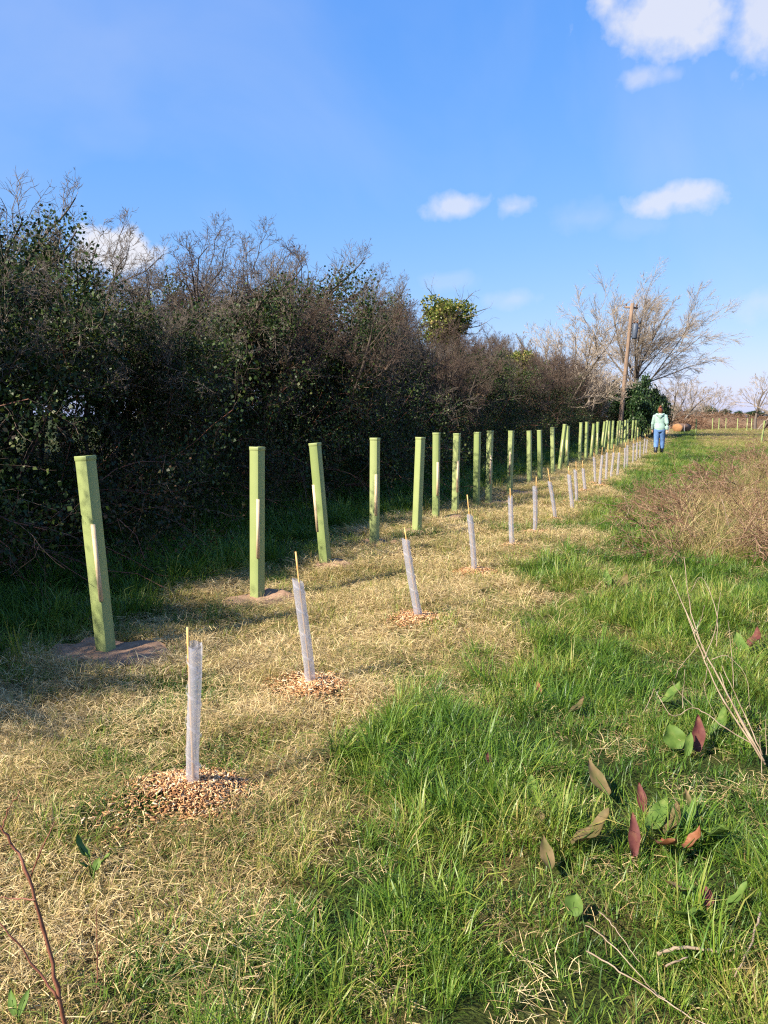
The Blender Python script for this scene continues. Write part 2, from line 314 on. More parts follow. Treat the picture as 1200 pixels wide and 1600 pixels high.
# dryness of the field: 0 lush green, 1 dead straw
def dryness(x, y):
    u, v = uv(x, y); d = np.hypot(x, y)
    edge = 1.95 + 0.9 * (vnoise(x, y, 0.9, 21) - 0.5) + 0.7 * (vnoise(x, y, 3.1, 22) - 0.5) + 0.25 * sstep(0.5, -3, v)
    mown = sstep(-0.75, -0.15, u + 0.5 * (vnoise(x, y, 1.1, 23) - 0.5)) * (1 - sstep(edge - 0.28, edge + 0.32, u))
    n = vnoise(x, y, 1.4, 24) * 0.6 + vnoise(x, y, 4.0, 25) * 0.4
    dry_m = 0.84 - 0.66 * sstep(0.53, 0.76, n) + 0.10 * (n - 0.5)
    green = 0.22 + 0.20 * sstep(0.40, 0.8, vnoise(x, y, 1.1, 26)) + 0.24 * np.where(y < 5, 1.0, 0.5) * sstep(0.60, 0.78, vnoise(x, y, 2.2, 36) * 0.7 + vnoise(x, y, 7, 37) * 0.3) + 0.18 * (vnoise(x, y, 5.0, 27) - 0.5)
    tang = sstep(2.75, 3.3, u + 1.0 * (vnoise(x, y, 0.7, 28) - 0.5) - 0.20 * np.maximum(y - 12, 0)) * sstep(7.0, 8.2, y) * (1 - sstep(22, 30, y))
    far = sstep(30, 44, d) * sstep(2.6, 4.0, u)
    g = np.maximum(green, np.maximum(0.82 * tang, 0.74 * far))
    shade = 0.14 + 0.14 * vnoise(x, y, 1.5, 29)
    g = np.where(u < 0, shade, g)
    for (mx, my, r, _) in MOUNDS: g = np.where((x - mx) ** 2 + (y - my) ** 2 < (r * 1.05) ** 2, 0.75, g)
    return mown * np.clip(dry_m, 0.12, 1) + (1 - mown) * g, mown, tang, far

# ------------------------------------------------------------------ ground sheet
def axis(lo, hi, fine_lo, fine_hi, st, g):
    a = list(np.arange(fine_lo, fine_hi, st)); s = st; x = a[-1]
    while x < hi: s *= g; x += s; a.append(x)
    s = st; x = a[0]; b = []
    while x > lo: s *= g; x -= s; b.append(x)
    return np.array(b[::-1] + a)
gx, gy = axis(-700, 700, -3.4, 4.6, 0.045, 1.055), axis(-300, 1500, 1.0, 9.5, 0.045, 1.045)
X, Y = np.meshgrid(gx, gy); Z = gh(X, Y) - 0.006
nx, ny = len(gx), len(gy); i = (np.arange(ny - 1)[:, None] * nx + np.arange(nx - 1)[None]).ravel()
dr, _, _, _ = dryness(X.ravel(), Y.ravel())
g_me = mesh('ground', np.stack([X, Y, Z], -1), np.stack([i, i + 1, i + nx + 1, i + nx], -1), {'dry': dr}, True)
tag(ob('ground', g_me, M['ground']), kind='structure')

# ------------------------------------------------------------------ grass (nobody could count it)
def blades(rng, n, rad, l0, l1, w0, w1, lean0, lean1, droop, zl=0.0, seg=3):
    """n grass blades round the origin; lean in radians from upright, droop bends them over"""
    a = rng.uniform(0, 2 * math.pi, n); r = rad * np.sqrt(rng.uniform(0, 1, n))
    p = np.stack([r * np.cos(a), r * np.sin(a), rng.uniform(0, zl, n) if zl else np.full(n, -0.01)], -1)
    th = rng.uniform(0, 2 * math.pi, n); le = rng.uniform(lean0, lean1, n); L = rng.uniform(l0, l1, n); w = rng.uniform(w0, w1, n) / 2
    th = np.where(rng.uniform(0, 1, n) < 0.7, a + rng.normal(0, 0.5, n), th) if not zl else th
    hd = np.stack([np.cos(th), np.sin(th), np.zeros(n)], -1); sd_ = np.stack([-np.sin(th), np.cos(th), np.zeros(n)], -1)
    tw = rng.uniform(-0.9, 0.9, n)[:, None]; sd_ = sd_ * np.cos(tw) + np.array([0, 0, 1.0]) * np.sin(tw) * 0.5
    dr_ = droop * rng.uniform(0.3, 1.2, n); rows = []; prof = [1.0, 0.95, 0.7, 0.08] if seg == 3 else [1, 0.8, 0.1]
    for k in range(seg + 1):
        rows.append(np.stack([p - sd_ * (w * prof[k])[:, None], p + sd_ * (w * prof[k])[:, None]], 1))
        ang = le + dr_ * (k / seg) ** 1.3 * 1.3
        p = p + (hd * np.sin(ang)[:, None] + np.array([0, 0, 1.0]) * np.cos(ang)[:, None]) * (L / seg)[:, None]
        if zl: p[:, 2] = np.maximum(p[:, 2], 0.002)
    v = np.stack(rows, 1).reshape(-1, 3); m = (seg + 1) * 2; b = np.arange(n)[:, None] * m; f = []
    for k in range(seg): f.append(np.stack([b[:, 0] + 2 * k, b[:, 0] + 2 * k + 1, b[:, 0] + 2 * k + 3, b[:, 0] + 2 * k + 2], -1))
    return v, np.vstack(f), np.repeat(rng.uniform(0, 1, n), m)
def tuft_collection(name, specs, mat):
    c = bpy.data.collections.new(name)
    for k, s in enumerate(specs):
        v, f, r = blades(np.random.default_rng(100 + k * 7 + len(name)), *s)
        me = mesh('%s_%02d' % (name, k), v, f, {'rnd': r}); me.materials.append(mat)
        c.objects.link(bpy.data.objects.new('%s_%02d' % (name, k), me))
    return c
def scatter(name, coll, pts, scl, tint, idx, rng, tilt=0.15):
    n = len(pts); me = bpy.data.meshes.new(name); me.vertices.add(n); me.vertices.foreach_set('co', np.asarray(pts, np.float32).ravel())
    rot = np.stack([rng.normal(0, tilt, n), rng.normal(0, tilt, n), rng.uniform(0, 2 * math.pi, n)], -1)
    for an, ty, val in (('rot', 'FLOAT_VECTOR', rot), ('scl', 'FLOAT', scl), ('tint', 'FLOAT', tint), ('idx', 'INT', idx)):
        at = me.attributes.new(an, ty, 'POINT'); at.data.foreach_set('vector' if ty == 'FLOAT_VECTOR' else 'value', np.asarray(val, np.int32 if ty == 'INT' else np.float32).ravel())
    o = ob(name, me); ng = bpy.data.node_groups.new(name, 'GeometryNodeTree')
    ng.interface.new_socket('Geometry', in_out='INPUT', socket_type='NodeSocketGeometry'); ng.interface.new_socket('Geometry', in_out='OUTPUT', socket_type='NodeSocketGeometry')
    gi, go = ng.nodes.new('NodeGroupInput'), ng.nodes.new('NodeGroupOutput'); ip = ng.nodes.new('GeometryNodeInstanceOnPoints'); ci = ng.nodes.new('GeometryNodeCollectionInfo')
    ci.inputs['Collection'].default_value = coll; ci.inputs['Separate Children'].default_value = True; ci.inputs['Reset Children'].default_value = True
    def na(an, ty):
        q = ng.nodes.new('GeometryNodeInputNamedAttribute'); q.data_type = ty; q.inputs['Name'].default_value = an; return q.outputs['Attribute']
    er = ng.nodes.new('FunctionNodeEulerToRotation'); L = ng.links.new
    L(na('rot', 'FLOAT_VECTOR'), er.inputs[0]); L(gi.outputs[0], ip.inputs['Points']); L(ci.outputs[0], ip.inputs['Instance']); ip.inputs['Pick Instance'].default_value = True
    L(na('idx', 'INT'), ip.inputs['Instance Index']); L(er.outputs[0], ip.inputs['Rotation']); L(na('scl', 'FLOAT'), ip.inputs['Scale']); L(ip.outputs[0], go.inputs[0])
    md = o.modifiers.new('scatter', 'NODES'); md.node_group = ng
    return o
def view_points(rng, y0, y1, dens, margin=0.25):
    """random ground points inside the wedge the camera's surroundings see"""
    wd = lambda y: 0.56 * y + margin + 0.35
    n = int(dens * (wd(y0) + wd(y1)) * (y1 - y0)); y = rng.uniform(y0, y1, n); x = rng.uniform(-1, 1, n) * wd(y1)
    k = np.abs(x) < wd(y); return x[k], y[k]
LONG = tuft_collection('long_tuft', [(40, 0.065, 0.08, 0.18, 0.0028, 0.0052, 0.0, 0.85, 0.9), (34, 0.055, 0.09, 0.20, 0.003, 0.0058, 0.05, 0.95, 1.2), (44, 0.07, 0.05, 0.13, 0.0026, 0.005, 0.1, 1.0, 0.9), (26, 0.05, 0.11, 0.24, 0.0032, 0.0064, 0.0, 0.8, 1.4), (38, 0.065, 0.07, 0.16, 0.0026, 0.005, 0.2, 1.25, 0.8)], M['grass'])
SHORT = tuft_collection('short_tuft', [(40, 0.07, 0.025, 0.07, 0.002, 0.004, 0.1, 1.1, 0.7), (46, 0.075, 0.02, 0.055, 0.002, 0.004, 0.2, 1.2, 0.8), (30, 0.06, 0.04, 0.10, 0.0022, 0.0045, 0.1, 0.9, 1.0)], M['grass'])
STRAW = tuft_collection('clippings', [(64, 0.10, 0.025, 0.08, 0.0012, 0.0028, 1.0, 1.75, 0.5, 0.030), (60, 0.09, 0.03, 0.09, 0.0012, 0.0026, 0.9, 1.8, 0.7, 0.035), (70, 0.11, 0.02, 0.06, 0.0014, 0.003, 1.1, 1.7, 0.3, 0.02)], M['straw'])
TANGLE = tuft_collection('dead_tangle', [(26, 0.10, 0.20, 0.48, 0.002, 0.0045, 0.4, 1.35, 0.9, 0.05), (20, 0.08, 0.25, 0.60, 0.002, 0.004, 0.2, 1.2, 1.2, 0.05), (34, 0.12, 0.15, 0.35, 0.002, 0.004, 0.6, 1.5, 0.5, 0.08)], M['straw'])
rg = np.random.default_rng(42)
def clear_of_mounds(x, y, f=0.85, n0=0, n1=14):
    k = np.ones(len(x), bool)
    for (mx, my, r, _) in MOUNDS[n0:n1]: k &= ((x - mx) ** 2 + (y - my) ** 2) > (r * f) ** 2
    for (i, r, of) in MAT_I: k &= ((x - SH_POS[i][0] - of[0]) / 1.18) ** 2 + ((y - SH_POS[i][1] - of[1]) / 0.9) ** 2 > (r * 1.12) ** 2
    return k
BANDS = [(1.15, 4.0, 1.0), (4.0, 7.0, 0.72), (7.0, 12.0, 0.42), (12, 22, 0.2), (22, 45, 0.085), (45, 90, 0.02)]
LP, SP, TP, GP = [], [], [], []
for (y0, y1, f) in BANDS:
    big = min(1.0 / math.sqrt(f), 2.4)                # thinner cover far away, in slightly wider tufts
    x, y = view_points(rg, y0, y1, 360 * f); d, mo, tg, fr = dryness(x, y); u, v = uv(x, y); keep = (rg.uniform(0, 1, len(x)) > mo * 1.05) & (u > -3.2) & clear_of_mounds(x, y, 0.95)
    clump = sstep(0.32, 0.62, vnoise(x, y, 4.2, 31) * 0.62 + vnoise(x, y, 1.6, 32) * 0.38); keep &= rg.uniform(0, 1, len(x)) < 0.16 + 0.9 * clump
    keep &= rg.uniform(0, 1, len(x)) > 0.85 * tg
    s = (0.36 + 0.78 * clump) * (1 - 0.45 * sstep(0.45, 0.75, d)) * rg.uniform(0.75, 1.2, len(x)) * min(big, 1.3) * np.where(u < 0, 1.1, 0.82) * (1 - 0.35 * fr)
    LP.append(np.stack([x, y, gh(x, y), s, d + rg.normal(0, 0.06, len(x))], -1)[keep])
    x, y = view_points(rg, y0, y1, 300 * f); d, mo, tg, fr = dryness(x, y); u, v = uv(x, y); keep = (u > -2.6) & clear_of_mounds(x, y, 0.65) & (rg.uniform(0, 1, len(x)) < 0.78 + 0.22 * mo)
    SP.append(np.stack([x, y, gh(x, y), rg.uniform(0.7, 1.3, len(x)) * min(big, 1.6), np.clip(d * (0.8 + 0.14 * mo) - 0.05 + rg.normal(0, 0.12, len(x)), 0, 1)], -1)[keep])
    x, y = view_points(rg, y0, y1, 420 * f); d, mo, tg, fr = dryness(x, y); keep = rg.uniform(0, 1, len(x)) < np.clip(mo * (0.25 + 1.0 * d) + np.where(y < 4, 0.11, 0.08), 0, 1); keep &= clear_of_mounds(x, y, 0.72)
    TP.append(np.stack([x, y, gh(x, y), rg.uniform(0.7, 1.3, len(x)) * min(big, 1.5), np.clip(0.16 + 0.50 * vnoise(x, y, 2.6, 33) + 0.26 * vnoise(x, y, 0.8, 34) + 0.22 * vnoise(x, y, 8.0, 38) - 0.22 * (1 - mo) + rg.normal(0, 0.1, len(x)), 0, 1)], -1)[keep])
    x, y = view_points(rg, y0, y1, 210 * f + 1.0); d, mo, tg, fr = dryness(x, y); u, v = uv(x, y)
    hedge_foot = sstep(-1.1, -1.7, u) * sstep(-3.2, -2.6, u)
    keep = rg.uniform(0, 1, len(x)) < np.maximum(np.maximum(tg * 1.1, 0.35 * fr), np.maximum(0.15 * hedge_foot, 0.035 * (u > 2.0) * (y > 4.5)))
    GP.append(np.stack([x, y, gh(x, y), rg.uniform(0.6, 1.15, len(x)) * np.where(tg > 0.5, 1.25, np.where(y < 5, 0.42, 0.6)), np.clip(0.45 + 0.4 * vnoise(x, y, 1.1, 35) - 0.30 * tg + rg.normal(0, 0.12, len(x)), 0, 1)], -1)[keep])
for nm, co, P, lab, ti in (('long_grass', LONG, LP, 'lush green long grass in uneven clumps beside the mown strip', 0.16), ('short_grass', SHORT, SP, 'short cut green and yellow grass growing along the planted strip', 0.15),
        ('grass_clippings', STRAW, TP, 'straw coloured mown grass clippings lying flat between both planted rows', 0.12), ('dead_grass', TANGLE, GP, 'brown tangled dead grass and stems standing in the field', 0.2)):
    P = np.vstack(P); o = scatter(nm, co, P[:, :3], P[:, 3], np.clip(P[:, 4], 0, 1), rg.integers(0, len(co.objects), len(P)), rg, ti)
    tag(o, lab, 'grass', kind='stuff'); print(nm, len(P))

# ------------------------------------------------------------------ branching growth
def norm(a): return a / (np.linalg.norm(a, axis=-1, keepdims=True) + 1e-9)
def grow(rng, p, d, L, r, levels):
    """returns one (p0, p1, r0, r1) tuple per level"""
    out = []; p, d, L, r = [np.asarray(q, float) for q in (p, d, L, r)]
    for li, lv in enumerate(levels):
        k = lv['k']; n = len(p); P = [p]; D = [d]; q = p.copy(); dd = d.copy()
        for s in range(k):
            dd = norm(dd + rng.normal(0, lv['wig'], (n, 3)) + np.asarray(lv['trop'])); q = q + dd * (L / k)[:, None]; P.append(q); D.append(dd)
        P, D = np.stack(P, 1), np.stack(D, 1); tp = lv.get('taper', 0.55); rr = r[:, None] * np.linspace(1, tp, k + 1)[None]
        out.append((P[:, :-1].reshape(-1, 3), P[:, 1:].reshape(-1, 3), rr[:, :-1].ravel(), rr[:, 1:].ravel()))
        if li + 1 == len(levels): break
        nc = lv['nc']; t = rng.uniform(lv['t0'], 1, (n, nc)); t[:, 0] = 0.999; sI = np.minimum((t * k).astype(int), k - 1); fr = (t * k - sI)[..., None]
        ar = np.arange(n)[:, None]; st = P[ar, sI] * (1 - fr) + P[ar, sI + 1] * fr; pd = D[ar, sI + 1]
        pr = norm(np.cross(pd, rng.normal(0, 1, (n, nc, 3)))); an = rng.normal(lv['ang'], 0.18, (n, nc)); an[:, 0] *= 0.5
        nd = norm(pd * np.cos(an)[..., None] + pr * np.sin(an)[..., None])
        nl = L[:, None] * lv['lr'] * (1.15 - 0.6 * t) * rng.uniform(0.65, 1.3, (n, nc)); nr = r[:, None] * (1 - (1 - tp) * t) * lv['rr'] * rng.uniform(0.8, 1.1, (n, nc))
        p, d, L, r = st.reshape(-1, 3), nd.reshape(-1, 3), nl.ravel(), np.maximum(nr.ravel(), lv.get('rmin', 0.0012))
    return out
def seg_geo(segs, sides, rng):
    p0, p1, r0, r1 = [np.concatenate([s[i] for s in segs]) for i in range(4)]; n = len(p0); d = norm(p1 - p0)
    a = norm(np.cross(d, np.where(np.abs(d[:, 2:3]) > 0.8, [[1.0, 0, 0]], [[0, 0, 1.0]]))); b = np.cross(d, a); t = np.arange(sides) / sides * 2 * math.pi
    off = np.cos(t)[None, :, None] * a[:, None] + np.sin(t)[None, :, None] * b[:, None]; p1 = p1 + d * (r1 * 0.4)[:, None]
    v = np.stack([p0[:, None] + off * r0[:, None, None], p1[:, None] + off * r1[:, None, None]], 1).reshape(-1, 3)
    bs = (np.arange(n) * 2 * sides)[:, None]; j = np.arange(sides)[None]; j2 = (j + 1) % sides
    f = np.stack([bs + j, bs + j2, bs + sides + j2, bs + sides + j], -1).reshape(-1, 4)
    return v, f, np.repeat(rng.uniform(0, 1, n), 2 * sides)
def leaf_geo(rng, c, size, up=0.25):
    n = len(c); s = rng.uniform(0.6, 1.25, n)[:, None] * size; a = norm(rng.normal(0, 1, (n, 3)) + [0, 0, -0.25]); nn = norm(rng.normal(0, 1, (n, 3)) + [0, 0, up])
    b = norm(np.cross(nn, a)); nn = np.cross(a, b); w = rng.uniform(0.34, 0.5, n)[:, None] * s; m = c + a * s * 0.42
    v = np.stack([c, m + b * w + nn * s * 0.12, c + a * s, m - b * w + nn * s * 0.12], 1).reshape(-1, 3)
    return v, np.arange(n * 4).reshape(-1, 4), np.repeat(rng.uniform(0, 1, n), 4)
def cloud_on(rng, segs, n, sd, zlo=None, zhi=None):
    p0 = np.concatenate([s[0] for s in segs]); p1 = np.concatenate([s[1] for s in segs])
    if zlo is not None: k = (p0[:, 2] > zlo) & (p0[:, 2] < zhi); p0, p1 = p0[k], p1[k]
    i = rng.integers(0, len(p0), n); t = rng.uniform(0, 1, (n, 1)); return p0[i] * (1 - t) + p1[i] * t + rng.normal(0, sd, (n, 3))
def woody(name, seed, stems, levels, bark, twig, leaves=None, nthick=2, wind=(0, 0)):
    """one woody plant: list of (part name, mesh, material); built about 4 m tall at the origin"""
    rng = np.random.default_rng(seed); ns, h, r, spread, base = stems; th = rng.uniform(0, 2 * math.pi, ns)
    p = np.stack([np.cos(th), np.sin(th), np.zeros(ns)], -1) * base * rng.uniform(0.2, 1, (ns, 1)); p[:, 2] = -0.12
    d = norm(np.stack([np.cos(th) * spread + wind[0], np.sin(th) * spread + wind[1], np.ones(ns)], -1) + rng.normal(0, 0.12, (ns, 3)))
    S = grow(rng, p, d, h * rng.uniform(0.75, 1.1, ns), r * rng.uniform(0.7, 1.1, ns), levels)
    parts = []; c0 = np.tile([[0, 0, -0.10]], (ns, 1)); S[0] = tuple(np.concatenate([q, w]) for q, w in zip(S[0], (c0, p + [0, 0, 0.02], np.full(ns, r), np.full(ns, r))))
    v, f, a = seg_geo(S[:nthick], 6, rng); parts.append(('trunk', mesh(name + '_trunk', v, f, {'rnd': a}, True), bark))
    v, f, a = seg_geo(S[nthick:], 3, rng); parts.append(('twigs', mesh(name + '_twigs', v, f, {'rnd': a}), twig))
    top = np.percentile(S[-1][1][:, 2], 99.5)
    if leaves:
        for (mat, n, size, sdv, zl, zh, lvls, lname) in leaves:
            c = cloud_on(rng, [S[q] for q in lvls], n, sdv, zl * top, zh * top); v, f, a = leaf_geo(rng, c, size); parts.append((lname, mesh(name + '_' + lname, v, f, {'rnd': a}), mat))
    return parts, top
def plant(name, kind, x, y, h, rz, label, cat, group=None, wide=1.0):
    parts, top = kind; t = thing(name, (x, y, float(gh(x, y)) - 0.02), label, cat, group, rz); s = h / top; t.scale = (s * wide, s * wide, s)
    for (pn, me, mt) in parts:
        o = ob(pn, me, mt, t)
        if pn in ('twigs', 'leaves', 'ivy_leaves', 'crown'): o['kind'] = 'stuff'
    return t
def LV(u=0.05, w=(0, 0), fine=8):
    return [dict(k=6, wig=0.16, trop=(w[0], w[1], 0.06), nc=9, t0=0.36, ang=0.75, lr=0.52, rr=0.55, taper=0.45),
            dict(k=5, wig=0.22, trop=(w[0], w[1], u), nc=7, t0=0.15, ang=0.8, lr=0.52, rr=0.52, taper=0.5),
            dict(k=4, wig=0.24, trop=(w[0], w[1], u), nc=fine, t0=0.12, ang=0.85, lr=0.52, rr=0.55, taper=0.5, rmin=0.0026),
            dict(k=3, wig=0.26, trop=(w[0], w[1], u), nc=4, t0=0.2, ang=0.8, lr=0.62, rr=0.7, taper=0.6, rmin=0.0021),
            dict(k=2, wig=0.25, trop=(w[0], w[1], u), taper=0.6)]
HAW = [woody('hawthorn_a', 1, (6, 2.3, 0.045, 0.42, 0.35), LV(), M['bark'], M['twig_red'], [(M['ivy'], 9000, 0.042, 0.09, 0.0, 0.66, (0, 1), 'ivy_leaves')]),
       woody('hawthorn_b', 2, (5, 2.5, 0.050, 0.34, 0.30), LV(0.08), M['bark'], M['twig_grey'], [(M['ivy'], 7000, 0.042, 0.09, 0.0, 0.55, (0, 1), 'ivy_leaves')]),
       woody('hawthorn_c', 3, (7, 2.1, 0.040, 0.55, 0.45), LV(0.04), M['bark'], M['twig_red'], [(M['bramble'], 4500, 0.042, 0.09, 0.0, 0.5, (0, 1), 'leaves')]),
       woody('hawthorn_d', 4, (4, 2.6, 0.060, 0.38, 0.25), LV(0.05, (0.03, 0.02)), M['bark'], M['twig_grey'], [(M['ivy'], 19000, 0.044, 0.11, 0.05, 0.82, (0, 1), 'ivy_leaves')])]
LVI = [dict(k=6, wig=0.14, trop=(0.02, 0, 0.05), nc=7, t0=0.35, ang=0.7, lr=0.45, rr=0.5, taper=0.5), dict(k=5, wig=0.22, trop=(0, 0, 0.05), nc=6, t0=0.1, ang=0.8, lr=0.5, rr=0.5, taper=0.5),
       dict(k=4, wig=0.24, trop=(0, 0, 0.05), nc=4, t0=0.3, ang=0.8, lr=0.6, rr=0.6, taper=0.5), dict(k=3, wig=0.25, trop=(0, 0, 0.04), taper=0.5)]
EVERGREEN = woody('evergreen', 8, (6, 2.2, 0.05, 0.45, 0.4), LV(0.05, fine=4), M['bark'], M['twig_grey'], [(M['evergreen'], 16000, 0.11, 0.14, 0.02, 1.0, (1, 2), 'leaves')])
BRAM = [woody('bramble_%d' % s, 20 + s, (26, 1.9, 0.006, 0.8, 0.55), [dict(k=7, wig=0.16, trop=(0, 0, -0.13), nc=6, t0=0.2, ang=0.8, lr=0.45, rr=0.7, taper=0.6), dict(k=4, wig=0.2, trop=(0, 0, -0.08), nc=4, t0=0.1, ang=0.9, lr=0.5, rr=0.7, taper=0.6, rmin=0.002), dict(k=3, wig=0.25, trop=(0, 0, -0.05), taper=0.6)],
        M['red_stem'] if s else M['bark'], M['twig_red'], [((M['ivy'] if s != 1 else M['bramble']), 9500, 0.036, 0.10, 0.0, 1.0, (0, 1), 'leaves')], 1) for s in range(3)]
DEADB = [woody('dead_bramble_%d' % q, 60 + q, (46, 0.95, 0.006, 1.1, 0.6), [dict(k=6, wig=0.2, trop=(0, 0, -0.14), nc=7, t0=0.2, ang=0.8, lr=0.5, rr=0.7, taper=0.6, rmin=0.0045), dict(k=4, wig=0.22, trop=(0, 0, -0.05), nc=5, t0=0.1, ang=0.8, lr=0.55, rr=0.75, taper=0.6, rmin=0.0035), dict(k=3, wig=0.25, trop=(0, 0, -0.04), taper=0.6)], M['bracken'], M['bracken'], None, 1) for q in range(2)]
LVB = [dict(k=6, wig=0.05, trop=(0.02, 0, 0), nc=22, t0=0.45, ang=0.80, lr=1.60, rr=0.30, taper=0.55), dict(k=8, wig=0.055, trop=(0.035, 0, 0.02), nc=9, t0=0.20, ang=0.55, lr=0.5, rr=0.45, taper=0.35),
       dict(k=6, wig=0.07, trop=(0.04, 0, 0.02), nc=9, t0=0.12, ang=0.5, lr=0.52, rr=0.5, taper=0.45, rmin=0.009), dict(k=4, wig=0.08, trop=(0.03, 0, 0.0), nc=7, t0=0.15, ang=0.5, lr=0.62, rr=0.65, taper=0.5, rmin=0.0062), dict(k=3, wig=0.10, trop=(0.03, 0, -0.01), taper=0.5)]
BIGTREE = woody('big_bare_tree', 33, (1, 4.6, 0.22, 0.02, 0.02), LVB, M['twig_grey'], M['twig_pale'], None, 2, (0.06, 0))
LVS = [dict(k=6, wig=0.12, trop=(0.02, 0, 0.02), nc=7, t0=0.25, ang=0.7, lr=0.7, rr=0.5, taper=0.45), dict(k=5, wig=0.14, trop=(0.03, 0, 0.03), nc=7, t0=0.2, ang=0.6, lr=0.55, rr=0.5, taper=0.45),
       dict(k=4, wig=0.12, trop=(0.02, 0, 0.03), nc=6, t0=0.15, ang=0.55, lr=0.55, rr=0.55, taper=0.5, rmin=0.006), dict(k=3, wig=0.12, trop=(0, 0, 0.02), nc=5, t0=0.15, ang=0.55, lr=0.6, rr=0.7, taper=0.5, rmin=0.0045), dict(k=2, wig=0.12, trop=(0, 0, 0.02), taper=0.6)]
FARTREE = [woody('far_tree_%d' % s, 40 + s, (3 + s, 2.6, 0.07, 0.5, 0.3), LVS, M['twig_grey'], M['twig_pale'], None, 2) for s in range(2)]

# ------------------------------------------------------------------ the hedge
SIL = np.array([(-400, 330), (0, 240), (60, 235), (120, 290), (150, 320), (185, 395), (240, 350), (300, 325), (345, 305), (400, 350), (450, 372), (520, 405), (600, 440), (650, 478), (740, 505), (790, 508), (850, 498), (900, 505), (960, 555), (1010, 605), (1060, 620)], float)
ORD = ['first', 'second', 'third', 'fourth', 'fifth', 'sixth', 'seventh', 'eighth', 'ninth', 'tenth', 'eleventh', 'twelfth', 'thirteenth', 'fourteenth', 'fifteenth', 'sixteenth', 'seventeenth', 'eighteenth', 'nineteenth', 'twentieth']
SH_V = np.array([uv(*p)[1] for p in SH_POS])
def sil_height(x, y):
    px = 600 + FPX * x / max(y, 0.6); ys = np.interp(px, SIL[:, 0], SIL[:, 1]) if y > 1.0 else 330
    d = pixdir(px, ys); return min(max(CAMZ + d[2] * y / d[1], 2.6), 6.5) if y > 3.0 and px > -300 else 4.5
hr = np.random.default_rng(77)
LOOK = ['reddish bare hawthorn with ivy', 'grey bare upright hawthorn', 'wide reddish hawthorn with brown leaves', 'dark ivy-clad hawthorn']
used = {}
def hedge_label(look, v, u):
    k = int(np.argmin(np.abs(SH_V - v)))
    if v < -0.8: return look + ', in the hedge before the first green shelter', 'hedge shrubs before the shelter row'
    if k >= 20: return look + ', past the twentieth green shelter', 'hedge shrubs of the far stretch'
    lab = '%s, %s the %s green shelter' % (look, 'behind' if u > -3 else 'deep in hedge behind', ORD[k])
    used[lab] = used.get(lab, 0) + 1
    return lab, 'hedge shrubs behind the %s shelter' % ORD[k]
HEDGE_ROWS = [(-2.95, 0.85, 0.92), (-4.1, 1.05, 1.0)]
for ri, (u0, st, hf) in enumerate(HEDGE_ROWS):
    v = -7.5 + ri * 0.5
    while v < 62:
        u = u0 + hr.uniform(-0.35, 0.35) - 1.2 * float(sstep(14, 40, v)); x, y = xy(u, v); h = min(sil_height(x, y), 5.3) * hf * hr.uniform(0.88, 1.0)
        near_left = v < 2.6
        k = int(hr.choice([0, 1, 2, 3], p=[0.10, 0.12, 0.06, 0.72] if near_left else ([0.34, 0.22, 0.18, 0.26] if v < 20 else [0.3, 0.35, 0.25, 0.10])))
        g = float(gh(x, y)); lab, grp = hedge_label(LOOK[k], v, u)
        plant('hawthorn_shrub', HAW[k], x, y, max(h - g, 1.8), hr.uniform(0, 6.28), lab, 'shrub', grp, wide=0.95 - 0.15 * float(sstep(14, 40, v)))
        v += st * hr.uniform(0.8, 1.2) * (1 + max(v, 0) / 28)
v = -6.5
BL = ['dark low ivy tangle at hedge foot', 'low brownish bramble at hedge foot', 'low ivy with red brambles at hedge foot']
while v < 55:
    u = -2.45 + hr.uniform(-0.25, 0.2) - (0.15 if v > 2 else 0) - 0.8 * float(sstep(14, 40, v)); x, y = xy(u, v); k = int(hr.integers(0, 3)); lab, grp = hedge_label(BL[k], v, u)
    plant('bramble_bush', BRAM[k], x, y, hr.uniform(1.35, 2.2), hr.uniform(0, 6.28), lab, 'bramble', grp.replace('shrubs', 'brambles'), wide=0.9)
    v += 0.8 * hr.uniform(0.8, 1.2) * (1 + max(v, 0) / 25)
def at_px(px, u): p = row_hit(px, u); return p[0], p[1]
def ivy_tree(px, ptop, pbot, wpx, u, label, seed):
    rng = np.random.default_rng(seed); x, y = at_px(px, u); s = y / FPX; g = float(gh(x, y)); top = at_depth(px, ptop, y)[2] - g; bot = at_depth(px, pbot, y)[2] - g; R = np.array([wpx * s / 2, wpx * s / 2, (top - bot) / 2]); c0 = np.array([0, 0, (top + bot) / 2])
    t = thing('ivy_clad_tree', (x, y, g - 0.02), label, 'tree'); m = MB(); m.tube([(0.0, 0, -0.1), (0.06, 0, bot * .4), (-0.05, 0.03, bot * .8), (0, 0, c0[2])], [.09, .075, .065, .04], 8); ob('trunk', m.mesh('ivy_trunk', True), M['bark'], t)
    cl = norm(rng.normal(0, 1, (26, 3))) * rng.uniform(0.35, 0.95, (26, 1)) * R + c0; n = 9000; c = cl[rng.integers(0, 26, n)] + norm(rng.normal(0, 1, (n, 3))) * (rng.uniform(0.3, 1, (n, 1)) ** 0.4) * R * 0.42
    v, f, a = leaf_geo(rng, c, 0.075); tag(ob('ivy_leaves', mesh('ivy_crown', v, f, {'rnd': a}), M['ivy_yellow'], t), kind='stuff')
    S = grow(rng, np.tile(c0, (9, 1)), norm(rng.normal(0, 1, (9, 3)) + [0.2, 0, 0.5]), np.full(9, R[2] * 1.5), np.full(9, 0.02), LVI[1:]); v, f, a = seg_geo(S, 3, rng); tag(ob('twigs', mesh('ivy_twigs', v, f, {'rnd': a}), M['twig_grey'], t), kind='stuff')
ivy_tree(700, 460, 545, 84, -3.2, 'tree smothered in bright yellow-green ivy standing above the hedge', 71)
